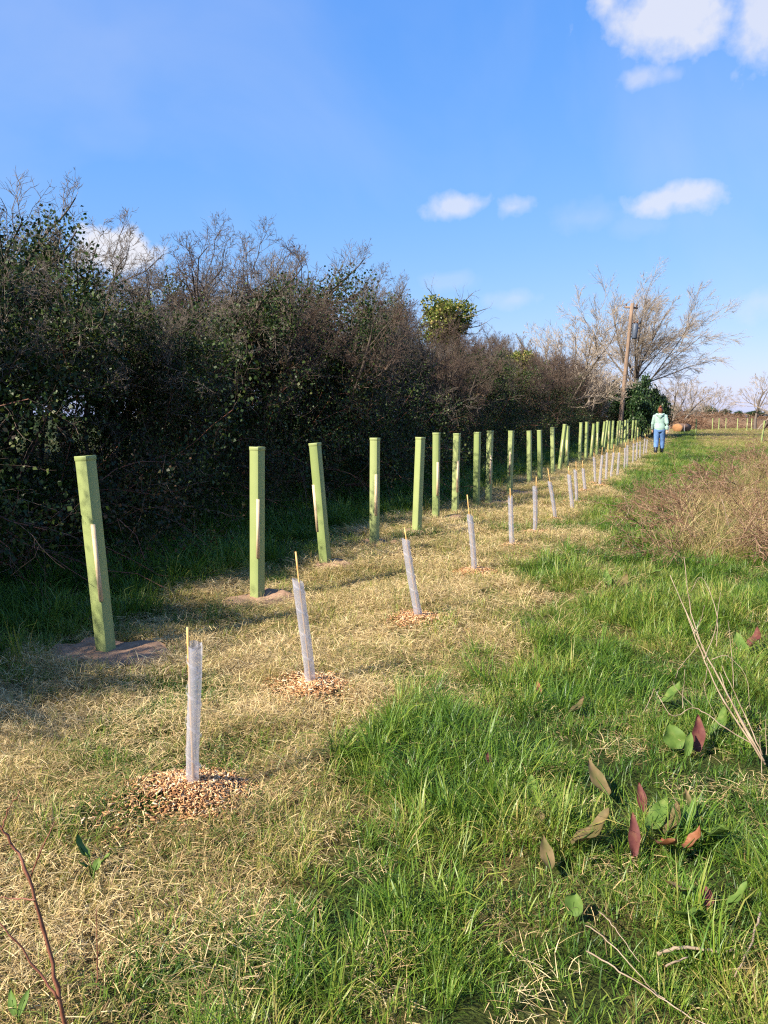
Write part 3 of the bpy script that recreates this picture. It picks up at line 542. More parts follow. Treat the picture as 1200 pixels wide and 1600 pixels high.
ivy_tree(810, 545, 610, 52, -2.6, 'smaller yellow-green ivy clump lower in the hedge before the pole', 72)
for q, (px, Yd, h, lb) in enumerate(((976, 50.5, 3.6, 'dark evergreen bush in the hedge just beyond the utility pole'), (996, 51.5, 3.9, 'tallest dark evergreen bush under the big windswept tree'), (1016, 56, 3.3, 'lower dark evergreen bush at the far end of the hedge'))):
    d = pixdir(px, 650); plant('evergreen_bush', EVERGREEN, Yd * d[0] / d[1], Yd, h, q * 2.0, lb, 'bush', wide=0.68)
bx_, by_ = 54 * (984 - 600) / FPX, 54.0
plant('bare_tree', BIGTREE, bx_, by_, 10.9, 0.15, 'large bare windswept tree with spreading crown behind the utility pole', 'tree', wide=0.98)
for q, (px, Yd, h, rz, lb) in enumerate(((862, 40, 5.7, 1.1, 'bare grey tree rising above the hedge before the pole'), (918, 47, 6.1, 2.4, 'bare grey tree in the hedge left of the big windswept tree'),
        (1046, 88, 6.2, 0.4, 'thin bare tree past the evergreen bush at the hedge end'), (1072, 108, 5.2, 1.7, 'small bare tree behind the brown brush heap'), (1102, 106, 6.0, 2.9, 'spreading bare bush behind the brown brush heap'), (1180, 84, 6.8, 0.2, 'round-crowned bare tree at the right end of the brush heap'), (1290, 78, 6.0, 2.2, 'bare tree further along the field boundary'))):
    d = pixdir(px, 650); x = Yd * d[0] / d[1]; plant('bare_tree', FARTREE[q % 2], x, Yd, h, rz, lb, 'tree', wide=1.15)

# ------------------------------------------------------------------ distant brush heap, log, tree line
def heap(name, pts, w, h, n, label, seed):
    rng = np.random.default_rng(seed); pts = np.array(pts, float); t = rng.uniform(0, 1, n); k = np.interp(t, np.linspace(0, 1, len(pts)), np.arange(len(pts))); i = np.minimum(k.astype(int), len(pts) - 2); c = pts[i] + (pts[i + 1] - pts[i]) * (k - i)[:, None]
    off = rng.normal(0, w * 0.45, (n, 2)); prof = np.exp(-(off ** 2).sum(1) / (2 * (w * 0.5) ** 2)) * (0.55 + 0.75 * vnoise(c[:, 0], c[:, 1], 0.25, seed)); z = h * prof * rng.uniform(0.1, 1, n) ** 0.5
    p0 = np.stack([c[:, 0] + off[:, 0], c[:, 1] + off[:, 1], z], -1); d = norm(rng.normal(0, 1, (n, 3)) * [1, 1, 0.45]); L = rng.uniform(0.3, 1.3, n)[:, None]; r = rng.uniform(0.008, 0.03, n)
    o = p0.mean(0); o[2] = 0; v, f, a = seg_geo([(p0 - d * L / 2 - o, p0 + d * L / 2 - o, r, r * 0.6)], 3, rng)
    tt = thing(name, (o[0], o[1], float(gh(o[0], o[1]))), label, 'brush heap'); tag(ob('twigs', mesh(name + '_twigs', v, f, {'rnd': a}), M['bracken'], tt), kind='stuff')
    m = MB(); nn = 40; s = np.linspace(0, len(pts) - 1, nn); i = np.minimum(s.astype(int), len(pts) - 2); c = pts[i] + (pts[i + 1] - pts[i]) * (s - i)[:, None]; rings = []
    for q in range(nn):
        tg = pts[i[q] + 1] - pts[i[q]]; tg /= np.linalg.norm(tg); no = np.array([-tg[1], tg[0]]); hh = h * (0.45 + 0.5 * vnoise(c[q][0], c[q][1], 0.25, seed)) * math.sin(math.pi * (q + 0.7) / (nn + 0.4)) ** 0.4
        rings.append([[c[q][0] + no[0] * w * a - o[0], c[q][1] + no[1] * w * a - o[1], hh * b + rng.normal(0, 0.05)] for a, b in ((-1, -.1), (-.6, .55), (-.2, .95), (.2, 1), (.6, .5), (1, -.1))])
    m.loft(rings, True); ob('mound', m.mesh(name + '_mound', True), M['soil'], tt); return tt
def gpd(px, Yd): d = pixdir(px, 650); return (Yd * d[0] / d[1], Yd)
heap('brush_heap', [gpd(1036, 98), gpd(1100, 98), gpd(1180, 95), gpd(1290, 96)], 2.6, 1.75, 7500, 'long heap of brown dead bracken and cut brush across the far field', 51)
heap('brush_heap', [gpd(1064, 84), gpd(1082, 84), gpd(1098, 85)], 1.2, 1.35, 2200, 'small orange-brown brush heap in front of the long heap', 52)
x, y = gpd(1059, 72); m = MB(); L = 1.5; rr = 0.55; t = np.arange(14) / 14 * 2 * math.pi; rings = [[[math.cos(q) * rr * k * (1 + .08 * math.sin(3 * q)), s, math.sin(q) * rr * k * .8] for q in t] for s, k in ((0, .94), (0.05, 1), (L * .5, .97), (L, .9))]
lg = thing('felled_log', (x, y, float(gh(x, y)) + 0.34), 'thick felled log showing its orange cut face beside the brush heap', 'log', rz=-0.95); m.loft(rings, True); ob('bark', m.mesh('log_bark', True), M['log_bark'], lg)
m = MB(); m.loft([[[math.cos(q) * rr * k * (1 + .08 * math.sin(3 * q)), s, math.sin(q) * rr * k * .8] for q in t] for s, k in ((-0.012, .90), (0.02, .93))]); ob('cut_face', m.mesh('log_cut'), M['log_end'], lg)
tl = np.random.default_rng(9)
for q in range(16):
    az = 700 + q * 55 + tl.uniform(-15, 15); x, y = gpd(az, 330 + tl.uniform(-30, 60)); plant('far_tree', EVERGREEN, x, y, tl.uniform(4.0, 7.5), tl.uniform(0, 6), 'dark tree of the distant tree line on the horizon', 'tree', 'distant tree line', wide=1.9)

for q, (px, py, h, w, lb) in enumerate(((1095, 868, 0.42, 1.0, 'low brown dead bramble clump above the dry stalks'), (1165, 850, 0.55, 1.1, 'wide brown dead bramble clump right behind the dry stalks'), (1130, 815, 0.5, 1.0, 'brown dead bramble clump round the pale broken stalk'), (1195, 795, 0.6, 1.1, 'tall brown dead bramble clump beside the orange stalk'),
        (1090, 790, 0.42, 0.9, 'small brown dead bramble clump before the broken stalk'), (1175, 752, 0.6, 1.1, 'brown dead bramble clump towards the lone far shelter'), (1205, 725, 0.65, 1.2, 'dead bramble clump at the edge of the tan far field'), (992, 808, 0.45, 0.45, 'narrow brown dead weed clump close to the guards'), (1008, 790, 0.5, 0.4, 'upright brown dead weed in grass by the guards'))):
    x, y = gp(px, py); plant('dead_bramble', DEADB[q % 2], x, y, h * (1.35 if w > 0.6 else 1.1), q * 1.3, lb, 'dead bramble', 'dead bramble clumps in the field', wide=w * (1.05 if w > 0.6 else 0.8))

# ------------------------------------------------------------------ green tree shelters and mats
SHW, SHH = 0.086, 1.2
def shelter_mesh():
    m = MB(); w, t = SHW / 2, 0.004; sq = lambda a, z, c=0.003: [[a - c, -a, z], [a, -a + c, z], [a, a - c, z], [a - c, a, z], [-a + c, a, z], [-a, a - c, z], [-a, -a + c, z], [-a + c, -a, z]]
    m.loft([sq(w, -0.05), sq(w, 0.4), sq(w, 0.8), sq(w, SHH - 0.028)], False); m.loft([sq(w - t, SHH), sq(w - t, 0.6), sq(w - t, -0.05)], False)
    return m.mesh('shelter_tube')
def rim_mesh():
    m = MB(); w = SHW / 2; sq = lambda a, z, c=0.003: [[a - c, -a, z], [a, -a + c, z], [a, a - c, z], [a - c, a, z], [-a + c, a, z], [-a, a - c, z], [-a, -a + c, z], [-a + c, -a, z]]
    m.loft([sq(w, SHH - 0.03), sq(w + 0.0025, SHH - 0.024), sq(w + 0.003, SHH - 0.003), sq(w + 0.002, SHH), sq(w - 0.005, SHH)], False); return m.mesh('shelter_rim')
def stake_mesh(z0, z1):
    m = MB(); m.box((0, 0, (z0 + z1) / 2), 0.026, 0.022, z1 - z0); me = m.mesh('shelter_stake'); return me
TUBE, RIM, STAKE = shelter_mesh(), rim_mesh(), stake_mesh(0.34, 0.80)
STAKE_ON = {0: -1, 1: 0, 2: -2, 3: 1, 5: 1, 6: 0, 8: 0, 9: 0}
srng = np.random.default_rng(15)
def shelter(i, p, top, label, group):
    z0 = float(gh(*p)); t = thing('tree_shelter', (p[0], p[1], z0), label, 'tree shelter', group)
    d = Vector((top[0] - p[0], top[1] - p[1], top[2] - z0)); s = d.length / SHH; q = d.to_track_quat('Z', 'Y')
    if i < len(YAW): yaw = YAW[i]
    else: yaw = math.atan2(-p[1], -p[0]) + math.pi / 2 - math.radians(srng.uniform(10, 50))
    from mathutils import Quaternion
    t.rotation_mode = 'QUATERNION'; base = Vector((0, 0, 1)).rotation_difference(d.normalized()); t.rotation_quaternion = base @ Quaternion((0, 0, 1), yaw); t.scale = (1, 1, s)
    ob('tube', TUBE, M['shelter'], t); ob('rim', RIM, M['shelter'], t)
    if i in STAKE_ON or (i > 12 and srng.uniform() < 0.4):
        o = ob('stake', STAKE, M['stake'], t)
        w = SHW / 2
        c = STAKE_LOC.get(i, (0.4 * w, -w + 0.0075)); o.location = (c[0], c[1], 0)
        if i in (0, 1, 6, 8): o.location = (w - 0.004, -w + 0.004, 0); o.rotation_euler[2] = math.pi / 4
    return t
# yaw of the square section: which way its front edge faces
YAW = [math.atan2(-p[1], -p[0]) + math.pi / 2 - math.radians(a) for p, a in zip(SH_POS, (42, 40, 28, 24, 38, 16, 20, 22, 24, 26, 20, 22, 16))]
w_ = SHW / 2
STAKE_LOC = {0: (w_ - 0.0105, -w_ + 0.0165), 1: (w_ - 0.0150, -w_ + 0.0085), 2: (-w_ + 0.010, -w_ + 0.0085), 3: (w_ - 0.012, -w_ + 0.0085), 5: (w_ - 0.012, -w_ + 0.0085), 6: (0.0, -w_ + 0.0085), 8: (0.01, -w_ + 0.0085), 9: (0.01, -w_ + 0.0085)}
SH_X = ['leaning left on a round brown mat', 'upright on a creased brown mat', 'leaning left with a mat at its foot', 'upright', 'leaning right', 'upright with stake on its right', 'upright with stake showing', 'upright', 'upright with long stake showing', 'leaning right', 'upright', 'upright', 'upright']
for i, p in enumerate(SH_POS):
    if i < len(SHELTERS): top = at_depth(SHELTERS[i][2], SHELTERS[i][3], p[1])
    else:
        a, b = FAR_SH[i - len(SHELTERS)]; lean = (b - a) / FPX * p[1]; top = np.array([p[0] + lean, p[1], float(gh(*p)) + SHH * srng.uniform(0.97, 1.05)])
    if i < 20: lab, grp = 'green square tree shelter, %s in the row%s' % (ORD[i], (', ' + SH_X[i]) if i < len(SH_X) else ' beside the hedge'), 'green tree shelters in the hedge row'
    else: lab, grp = 'small green tree shelter past the twentieth, far along the hedge row', 'far green tree shelters'
    shelter(i, p, top, lab, grp)
for i, (px, py, tx) in enumerate(((1087, 679, 1087), (1113, 671, 1113), (1123, 671.5, 1123), (1152, 672, 1152), (1167, 673, 1167), (1174, 672, 1174), (1134, 670, 1134), (1190, 690, 1193), (1019, 676, 1019))):
    p = gp(px, py); lean = (tx - px) / FPX * p[1]; top = np.array([p[0] + lean, p[1], float(gh(*p)) + 1.2])
    shelter(99, p, top, 'pale green tree shelter standing apart in the far field before the brush heap', 'tree shelters of the far field')
mrng = np.random.default_rng(8)
for (i, r, off) in MAT_I:
    p = SH_POS[i] + np.array(off); nr, na = 9, 40; s = mrng.integers(0, 99); v = []
    for a in range(nr):
        for b in range(na):
            th = b / na * 2 * math.pi; rad = r * (a / (nr - 1)) * (1 + 0.16 * math.sin(2 * th + s) + 0.10 * math.sin(5 * th + 2 * s) + 0.05 * math.sin(9 * th)); x, y = rad * math.cos(th) * (1.15 if i == 0 else 1.3), rad * math.sin(th) * 0.9
            z = float(gh(p[0] + x, p[1] + y)) + 0.030 + 0.045 * (vnoise(x + s, y, 7, 61) - 0.35) * (a / nr) + 0.022 * (vnoise(x, y + s, 18, 62) - 0.5) - 0.03 * (a == nr - 1)
            v.append([x, y, z])
    v = np.array(v); g0 = float(gh(*p)); v[:, 2] -= g0; low = v.copy(); low[:, 2] -= 0.012
    q = [[a * na + b, a * na + (b + 1) % na, (a + 1) * na + (b + 1) % na, (a + 1) * na + b] for a in range(nr - 1) for b in range(na)]; q = np.array(q); k = nr * na
    edge = np.array([[(nr - 1) * na + b, (nr - 1) * na + (b + 1) % na, k + (nr - 1) * na + (b + 1) % na, k + (nr - 1) * na + b] for b in range(na)])
    tag(ob('mulch_mat', mesh('mulch_mat', np.vstack([v, low]), [q, q[:, ::-1] + k, edge[:, ::-1]], None, True), M['mat'], None, (p[0], p[1], g0)), 'creased brown jute mulch mat round the foot of the %s green shelter' % ORD[i], 'mulch mat', 'brown mulch mats at the shelters')

# ------------------------------------------------------------------ clear spiral guards with canes, on wood chips
def guard(i, p, top, ctop, label, group):
    z0 = float(gh(*p)); t = thing('spiral_guard', (p[0], p[1], z0), label, 'tree guard', group); top = np.asarray(top) - [p[0], p[1], z0]; ctop = np.asarray(ctop) - [p[0], p[1], z0]
    rng = np.random.default_rng(200 + i); det = i < 8; ns, na = (14, 18) if det else (5, 8); r = 0.027
    ax = lambda s: np.array([0, 0, -0.02]) * (1 - s) + top * s
    m = MB(); rings = []; w1, w2 = rng.uniform(0, 6, 2)
    for k in range(ns + 1):
        s = k / ns; c = ax(s) + np.array([0.003 * math.sin(w1 + 5 * s), 0.003 * math.sin(w2 + 4 * s), 0]); th = np.arange(na) / na * 2 * math.pi; sq = 1 + 0.10 * np.sin(2 * th + w1 + 1.5 * s) + 0.03 * np.sin(3 * th + 6 * s)
        rings.append(np.stack([c[0] + r * sq * np.cos(th), c[1] + r * 0.9 * sq * np.sin(th), np.full(na, c[2]) + (0.012 * np.cos(th + w2) if k == ns else 0)], -1))
    m.loft(rings, False); ob('sleeve', m.mesh('guard_sleeve', True), M['sleeve'], t)
    if i < 14:                                        # overlapping edge of the spiral wrap
        m = MB(); n = 90 if det else 40; turns = 4.6; s = np.linspace(0.0, 0.985, n); th = -s * turns * 2 * math.pi + w1; lo, hi = [], []
        for q, a in zip(s, th):
            c = ax(q); h = 0.006
            for lst, dz in ((lo, -h), (hi, h)): lst.append([c[0] + (r + 0.0022) * 1.03 * math.cos(a), c[1] + (r + 0.0022) * 0.95 * math.sin(a), c[2] + dz + 0.012])
        v = np.array(lo + hi); k = np.arange(n - 1); m.add(v, np.stack([k, k + 1, n + k + 1, n + k], -1)); ob('spiral_edge', m.mesh('guard_seam', True), M['seam'], t)
    m = MB(); c0 = ctop; n_ = 9; b0 = np.array([0.004, -0.006, -0.03]); pts = [b0 + (c0 - b0) * q for q in np.linspace(0, 1, n_)]; m.tube(pts, [0.0050 * (1.0 + 0.12 * (j % 3 == 1)) for j in range(n_)], 8); ob('cane', m.mesh('guard_cane', True), M['cane'], t)
    return t
G_X = ['on a big chip mound', 'leaning left with a tall cane', 'on a wide chip patch', 'leaning left with a long cane', 'upright', 'upright', 'leaning left', 'upright', 'upright', 'upright', 'upright']
for i, p in enumerate(GU_POS):
    if i < len(GUARDS):
        g = GUARDS[i]; top = at_depth(g[2], g[3], p[1]); ct = at_depth(g[4], g[5], p[1])
    else: lx = srng.uniform(-0.02, 0.06); top = np.array([p[0] + lx, p[1], float(gh(*p)) + 0.58]); ct = top + [srng.uniform(-0.02, 0.02), 0, srng.uniform(0.08, 0.2)]
    if i < 17: lab, grp = 'clear spiral guard with bamboo cane, %s in its row%s' % (ORD[i], (', ' + G_X[i]) if i < len(G_X) else ' along the wood chips'), 'clear spiral guards in a row'
    else: lab, grp = 'small clear spiral guard past the seventeenth, near the walking person', 'far clear spiral guards'
    guard(i, p, top, ct, lab, grp)
for i, (px, py) in enumerate(((1045, 676), (1052, 673), (1058, 672), (1066, 671), (1069, 675))):
    p = gp(px, py); top = np.array([p[0], p[1], float(gh(*p)) + 0.6]); guard(40 + i, p, top, top + [0.02, 0, 0.15], 'clear spiral guard in the tan grass past the walking person', 'clear guards of the far field')
CHIP = {0: (0.30, 4200), 1: (0.26, 2800), 2: (0.29, 2800), 3: (0.24, 1500), 4: (0.22, 700), 5: (0.21, 550), 6: (0.21, 450)}
for i in range(16):
    rad, n = CHIP.get(i, (0.26, 300)); p = GU_POS[i]; rng = np.random.default_rng(300 + i); a = rng.uniform(0, 2 * math.pi, n); r = rad * np.abs(rng.normal(0, 0.56, n)).clip(0, 1.9) ** 0.9 * (1 + 0.25 * np.sin(2 * a + i) + 0.15 * np.sin(5 * a))
    x, y = p[0] + r * np.cos(a) * 1.05, p[1] + r * np.sin(a); z = gh(x, y) + rng.uniform(-0.003, 0.014, n); g0 = float(gh(*p))
    L, W, T = rng.uniform(0.005, 0.036, n)  * (1.5 if i > 6 else 1), rng.uniform(0.002, 0.008, n) * (1.5 if i > 6 else 1), rng.uniform(0.0015, 0.004, n); A = norm(rng.normal(0, 1, (n, 3)) * [1, 1, 0.35]); B = norm(np.cross(A, rng.normal(0, 0.5, (n, 3)) + [0, 0, 1])); C = np.cross(A, B)
    sg = np.array([[q, w, e] for q in (-1, 1) for w in (-1, 1) for e in (-1, 1)]) * 0.5; c = np.stack([x - p[0], y - p[1], z - g0], -1)
    v = c[:, None] + sg[None, :, :1] * A[:, None] * L[:, None, None] + sg[None, :, 1:2] * B[:, None] * (W[:, None, None] * (1 - 0.4 * (sg[None, :, :1] > 0))) + sg[None, :, 2:] * C[:, None] * T[:, None, None]
    f = (np.arange(n) * 8)[:, None, None] + np.array([[0, 1, 3, 2], [4, 6, 7, 5], [0, 4, 5, 1], [2, 3, 7, 6], [0, 2, 6, 4], [1, 5, 7, 3]])[None]
    nm = ORD[i] if i < 17 else 'far'
    tt = thing('mulch_patch', (p[0], p[1], g0), 'scattered orange wood chips round the foot of the %s spiral guard' % nm, 'wood chips', 'wood chip patches at the guards')
    tag(ob('wood_chips', mesh('wood_chips', v.reshape(-1, 3), f.reshape(-1, 4), {'rnd': np.repeat(rng.uniform(0, 1, n), 8)}), M['chip'], tt), kind='stuff')

# ------------------------------------------------------------------ utility pole
P0, Yp = gpd(968, 45), 45.0; ptop = at_depth(988, 474, Yp); z0 = float(gh(*P0))
pole = thing('utility_pole', (P0[0], P0[1], z0), 'leaning weathered wooden utility pole with grey transformer beside the hedge', 'utility pole')
d = np.array([ptop[0] - P0[0], 0.0, ptop[2] - z0]); H = np.linalg.norm(d); d /= H
m = MB(); m.tube([d * s for s in np.linspace(-0.3, H, 9)], np.linspace(0.135, 0.10, 9), 12); ob('post', m.mesh('pole_post', True), M['pole'], pole)
sx = np.array([d[2], 0, -d[0]]); m = MB(); c = d * (H - 1.55) + sx * 0.31; m.tube([c - d * 0.42, c - d * 0.36, c + d * 0.36, c + d * 0.42], [0.13, 0.16, 0.16, 0.12], 14); tr = ob('transformer', m.mesh('transformer', True), M['metal'], pole)
for k in (-0.09, 0.09):
    m = MB(); b = c + d * 0.42 + sx * k; m.tube([b - d * 0.03, b + d * 0.05, b + d * 0.06, b + d * 0.12, b + d * 0.2], [0.03, 0.03, 0.05, 0.05, 0.02], 8); ob('insulator', m.mesh('bushing', True), M['ceramic'], tr)
m = MB(); m.box(d * (H - 1.35) + sx * 0.3, 0.55, 0.08, 0.08, [sx, [0, 1, 0], d]); m.box(d * (H - 1.85) + sx * 0.25, 0.4, 0.06, 0.06, [sx, [0, 1, 0], d]); ob('bracket', m.mesh('pole_bracket'), M['metal'], pole)
m = MB(); m.box(d * (H - 0.95) + sx * 0.55, 0.09, 0.12, 0.32, [sx, [0, 1, 0], d]); m.box(d * (H - 1.12) + sx * 0.3, 0.55, 0.05, 0.05, [sx, [0, 1, 0], d]); ob('fuse_box', m.mesh('pole_fuse'), M['metal'], pole)
m = MB(); m.box(d * (H - 0.22) + np.array([0, 0.12, 0]), 0.75, 0.09, 0.11, [sx, [0, 1, 0], d]); ob('crossarm', m.mesh('crossarm'), M['pole'], pole)
for k in (-0.3, 0.0, 0.3):
    m = MB(); b = d * (H - 0.165) + sx * k + np.array([0, 0.12, 0]); m.tube([b - d * .02, b + d * .05, b + d * .07, b + d * .12, b + d * .15], [0.02, 0.02, 0.05, 0.05, 0.02], 8); ob('insulator', m.mesh('pin_insulator', True), M['ceramic'], pole)

# ------------------------------------------------------------------ the walking person, seen from behind
def remeshed(name, mb, vox, mat, parent, smooth=4):
    tmp = bpy.data.objects.new('tmp', mb.mesh(name)); COL.objects.link(tmp)
    r = tmp.modifiers.new('r', 'REMESH'); r.mode = 'VOXEL'; r.voxel_size = vox; s = tmp.modifiers.new('s', 'SMOOTH'); s.factor = 0.5; s.iterations = smooth
    dg = bpy.context.evaluated_depsgraph_get(); me = bpy.data.meshes.new_from_object(tmp.evaluated_get(dg)); me.name = name
    bpy.data.objects.remove(tmp); me.polygons.foreach_set('use_smooth', np.ones(len(me.polygons), bool)); me.materials.clear(); return ob(name, me, mat, parent)
pp = gp(1029, 711); HT = 1.70
person = thing('person', (pp[0], pp[1], float(gh(*pp))), 'person walking away in mint hoodie, blue jeans and dark boots', 'person', rz=math.radians(-22))
def ell(c, rx, ry, n=18): t = np.arange(n) / n * 2 * math.pi; return np.stack([c[0] + rx * np.cos(t), c[1] + ry * np.sin(t), np.full(n, c[2])], -1)
def limb(m, pts, rad, sides=14, flat=None): m.tube(pts, rad, sides, True, flat)
HIP = {-1: (-0.09, 0, 0.90), 1: (0.09, 0, 0.90)}; KNEE = {-1: (-0.10, -0.01, 0.49), 1: (0.10, 0.10, 0.50)}; ANK = {-1: (-0.10, -0.20, 0.13), 1: (0.095, 0.12, 0.09)}   # +y is the walking direction
SHO = {-1: (-0.185, 0, 1.37), 1: (0.185, 0, 1.37)}; ELB = {-1: (-0.245, 0.03, 1.11), 1: (0.245, -0.06, 1.11)}; WRI = {-1: (-0.25, 0.14, 0.89), 1: (0.255, -0.03, 0.87)}
lerp = lambda a, b, t: np.array(a) * (1 - t) + np.array(b) * t
def body(m, g, legs=True, arms=True, torso=True, armend=1.0):
    if torso: m.loft([ell((0, 0, z), rx + g, ry + g) for z, rx, ry in ((0.82, .11, .09), (0.90, .165, .115), (1.00, .155, .105), (1.10, .140, .095), (1.22, .155, .105), (1.32, .170, .105), (1.40, .150, .085), (1.44, .080, .065))])
    for s in (-1, 1):
        if legs: limb(m, [HIP[s], lerp(HIP[s], KNEE[s], .5), KNEE[s], lerp(KNEE[s], ANK[s], .4), ANK[s]], [.092 + g, .078 + g, .060 + g, .056 + g, .042 + g])
        if arms: limb(m, [lerp(SHO[s], (0, 0, 1.38), .35), SHO[s], lerp(SHO[s], ELB[s], .5), ELB[s], lerp(ELB[s], WRI[s], .5), lerp(ELB[s], WRI[s], armend)], [.055 + g, .056 + g, .048 + g, .041 + g, .037 + g, .028 + g])
m = MB(); body(m, 0.0); m.tube([(0, 0.0, 1.38), (0, .015, 1.46), (0, .03, 1.53)], [.062, .056, .055], 14)
m.loft([ell((0, .03 + o, z), rx, ry) for z, rx, ry, o in ((1.485, .035, .045, .03), (1.51, .055, .070, .02), (1.56, .068, .088, .01), (1.61, .074, .094, 0), (1.66, .066, .082, 0), (1.695, .035, .045, 0))])
m.tube([(0, .115, 1.60), (0, .140, 1.572), (0, .12, 1.56)], [.010, .014, .010], 8)
for s in (-1, 1):
    m.tube([(s * .072, .025, 1.56), (s * .084, .015, 1.59), (s * .076, .02, 1.62)], [.010, .016, .010], 8)
    w = np.array(WRI[s]); dn = norm(w - np.array(ELB[s])); pe = w + dn * 0.085; m.tube([w - dn * .02, w + dn * .03, pe], [.026, .036, .032], 12, True, 0.55)
    for k, (fo, L) in enumerate(((-.027, .066), (-.009, .076), (.009, .072), (.026, .056))):
        b = pe + np.array([0, fo, 0]); m.tube([b - dn * .02, b + dn * L * .5 + np.array([-s * .006, 0, 0]), b + dn * L + np.array([-s * .022, 0, 0])], [.0095, .009, .007], 8)
    b = w + dn * .03 + np.array([0, .034, 0]); m.tube([b - np.array([0, .012, 0]), b + dn * .03 + np.array([-s * .006, .014, 0]), b + dn * .058 + np.array([-s * .012, .016, 0])], [.012, .011, .008], 8)
    a = np.array(ANK[s]); m.tube([a, a + [0, .02, -.05], a + [0, .13, -.065]], [.042, .042, .028], 12)
remeshed('body', m, 0.0075, M['skin'], person, 2)
m = MB(); body(m, 0.024, legs=False, armend=0.93); m.loft([ell((0, 0, z), rx, ry) for z, rx, ry in ((0.915, .185, .135), (0.95, .195, .145), (1.02, .188, .138), (1.1, .17, .125))]); m.tube([(-.09, .05, 1.44), (-.125, -.03, 1.445), (-.08, -.105, 1.42), (0, -.125, 1.40), (.08, -.105, 1.42), (.125, -.03, 1.445), (.09, .05, 1.44)], [.032, .04, .05, .056, .05, .04, .032], 12); m.tube([(0, -.10, 1.41), (0, -.135, 1.35), (0, -.12, 1.28)], [.075, .065, .03], 12, True, 0.6)
remeshed('hoodie', m, 0.012, M['hoodie'], person, 5)
m = MB(); m.loft([ell((0, 0, z), rx, ry) for z, rx, ry in ((0.80, .12, .12), (0.86, .185, .135), (0.93, .180, .130), (1.0, .165, .118))])
for s in (-1, 1): limb(m, [HIP[s], lerp(HIP[s], KNEE[s], .5), KNEE[s], lerp(KNEE[s], ANK[s], .45), lerp(KNEE[s], ANK[s], .72)], [.115, .105, .090, .086, .076])
remeshed('jeans', m, 0.012, M['jeans'], person, 4)
for s in (-1, 1):
    a = np.array(ANK[s]); k = lerp(KNEE[s], ANK[s], .60); m = MB(); m.tube([k, lerp(k, a, .5), a, a + [0, .012, -.05]], [.070, .064, .056, .055], 14); m.tube([a + [0, -.035, -.055], a + [0, .05, -.055], a + [0, .15, -.062], a + [0, .185, -.068]], [.040, .045, .040, .022], 12)
    b = remeshed('boot', m, 0.009, M['boot'], person, 3); m = MB(); m.tube([a + [0, -.07, -.088], a + [0, .03, -.09], a + [0, .16, -.093]], [.032, .040, .030], 10, True, 0.35); ob('sole', m.mesh('boot_sole'), M['sole'], b)
m = MB(); m.loft([ell((0, .012 + o, z), rx, ry) for z, rx, ry, o in ((1.49, .045, .04, -.02), (1.53, .072, .075, -.012), (1.58, .084, .096, -.006), (1.64, .085, .098, 0), (1.69, .066, .078, 0), (1.715, .03, .036, 0))]); m.tube([(0, -.06, 1.69), (0, -.085, 1.715), (0, -.07, 1.745)], [.032, .046, .026], 10)
remeshed('hair', m, 0.009, M['hair'], person, 2)
person.scale = (1.02, 1.02, 1.02)

# ------------------------------------------------------------------ dock plants
def dock_leaf(L, W, bend, curl, seed, wavy=0.09):
    rng = np.random.default_rng(seed); n, k = 12, 5; v = []; ph = rng.uniform(0, 6)
    for i in range(n):
        t = i / (n - 1); w = W * 0.5 * (math.sin(math.pi * min(1, t * 0.93 + 0.07)) ** 0.75) * (1.12 - 0.35 * t); ang = bend * t
        yy, zz = L * (math.sin(ang) / bend if abs(bend) > 1e-3 else t), L * ((1 - math.cos(ang)) / bend if abs(bend) > 1e-3 else 0)
        for j in range(k):
            s = (j / (k - 1) - 0.5) * 2; v.append([w * s, yy, zz + abs(s) ** 2 * curl * W + wavy * W * math.sin(t * 11 + ph + s) * abs(s)])
    v = np.array(v); low = v - [0, 0, 0.0014]; q = np.array([[i * k + j, i * k + j + 1, (i + 1) * k + j + 1, (i + 1) * k + j] for i in range(n - 1) for j in range(k - 1)]); return mesh('dock_leaf', np.vstack([v, low]), [q, q[:, ::-1] + n * k], None, True)
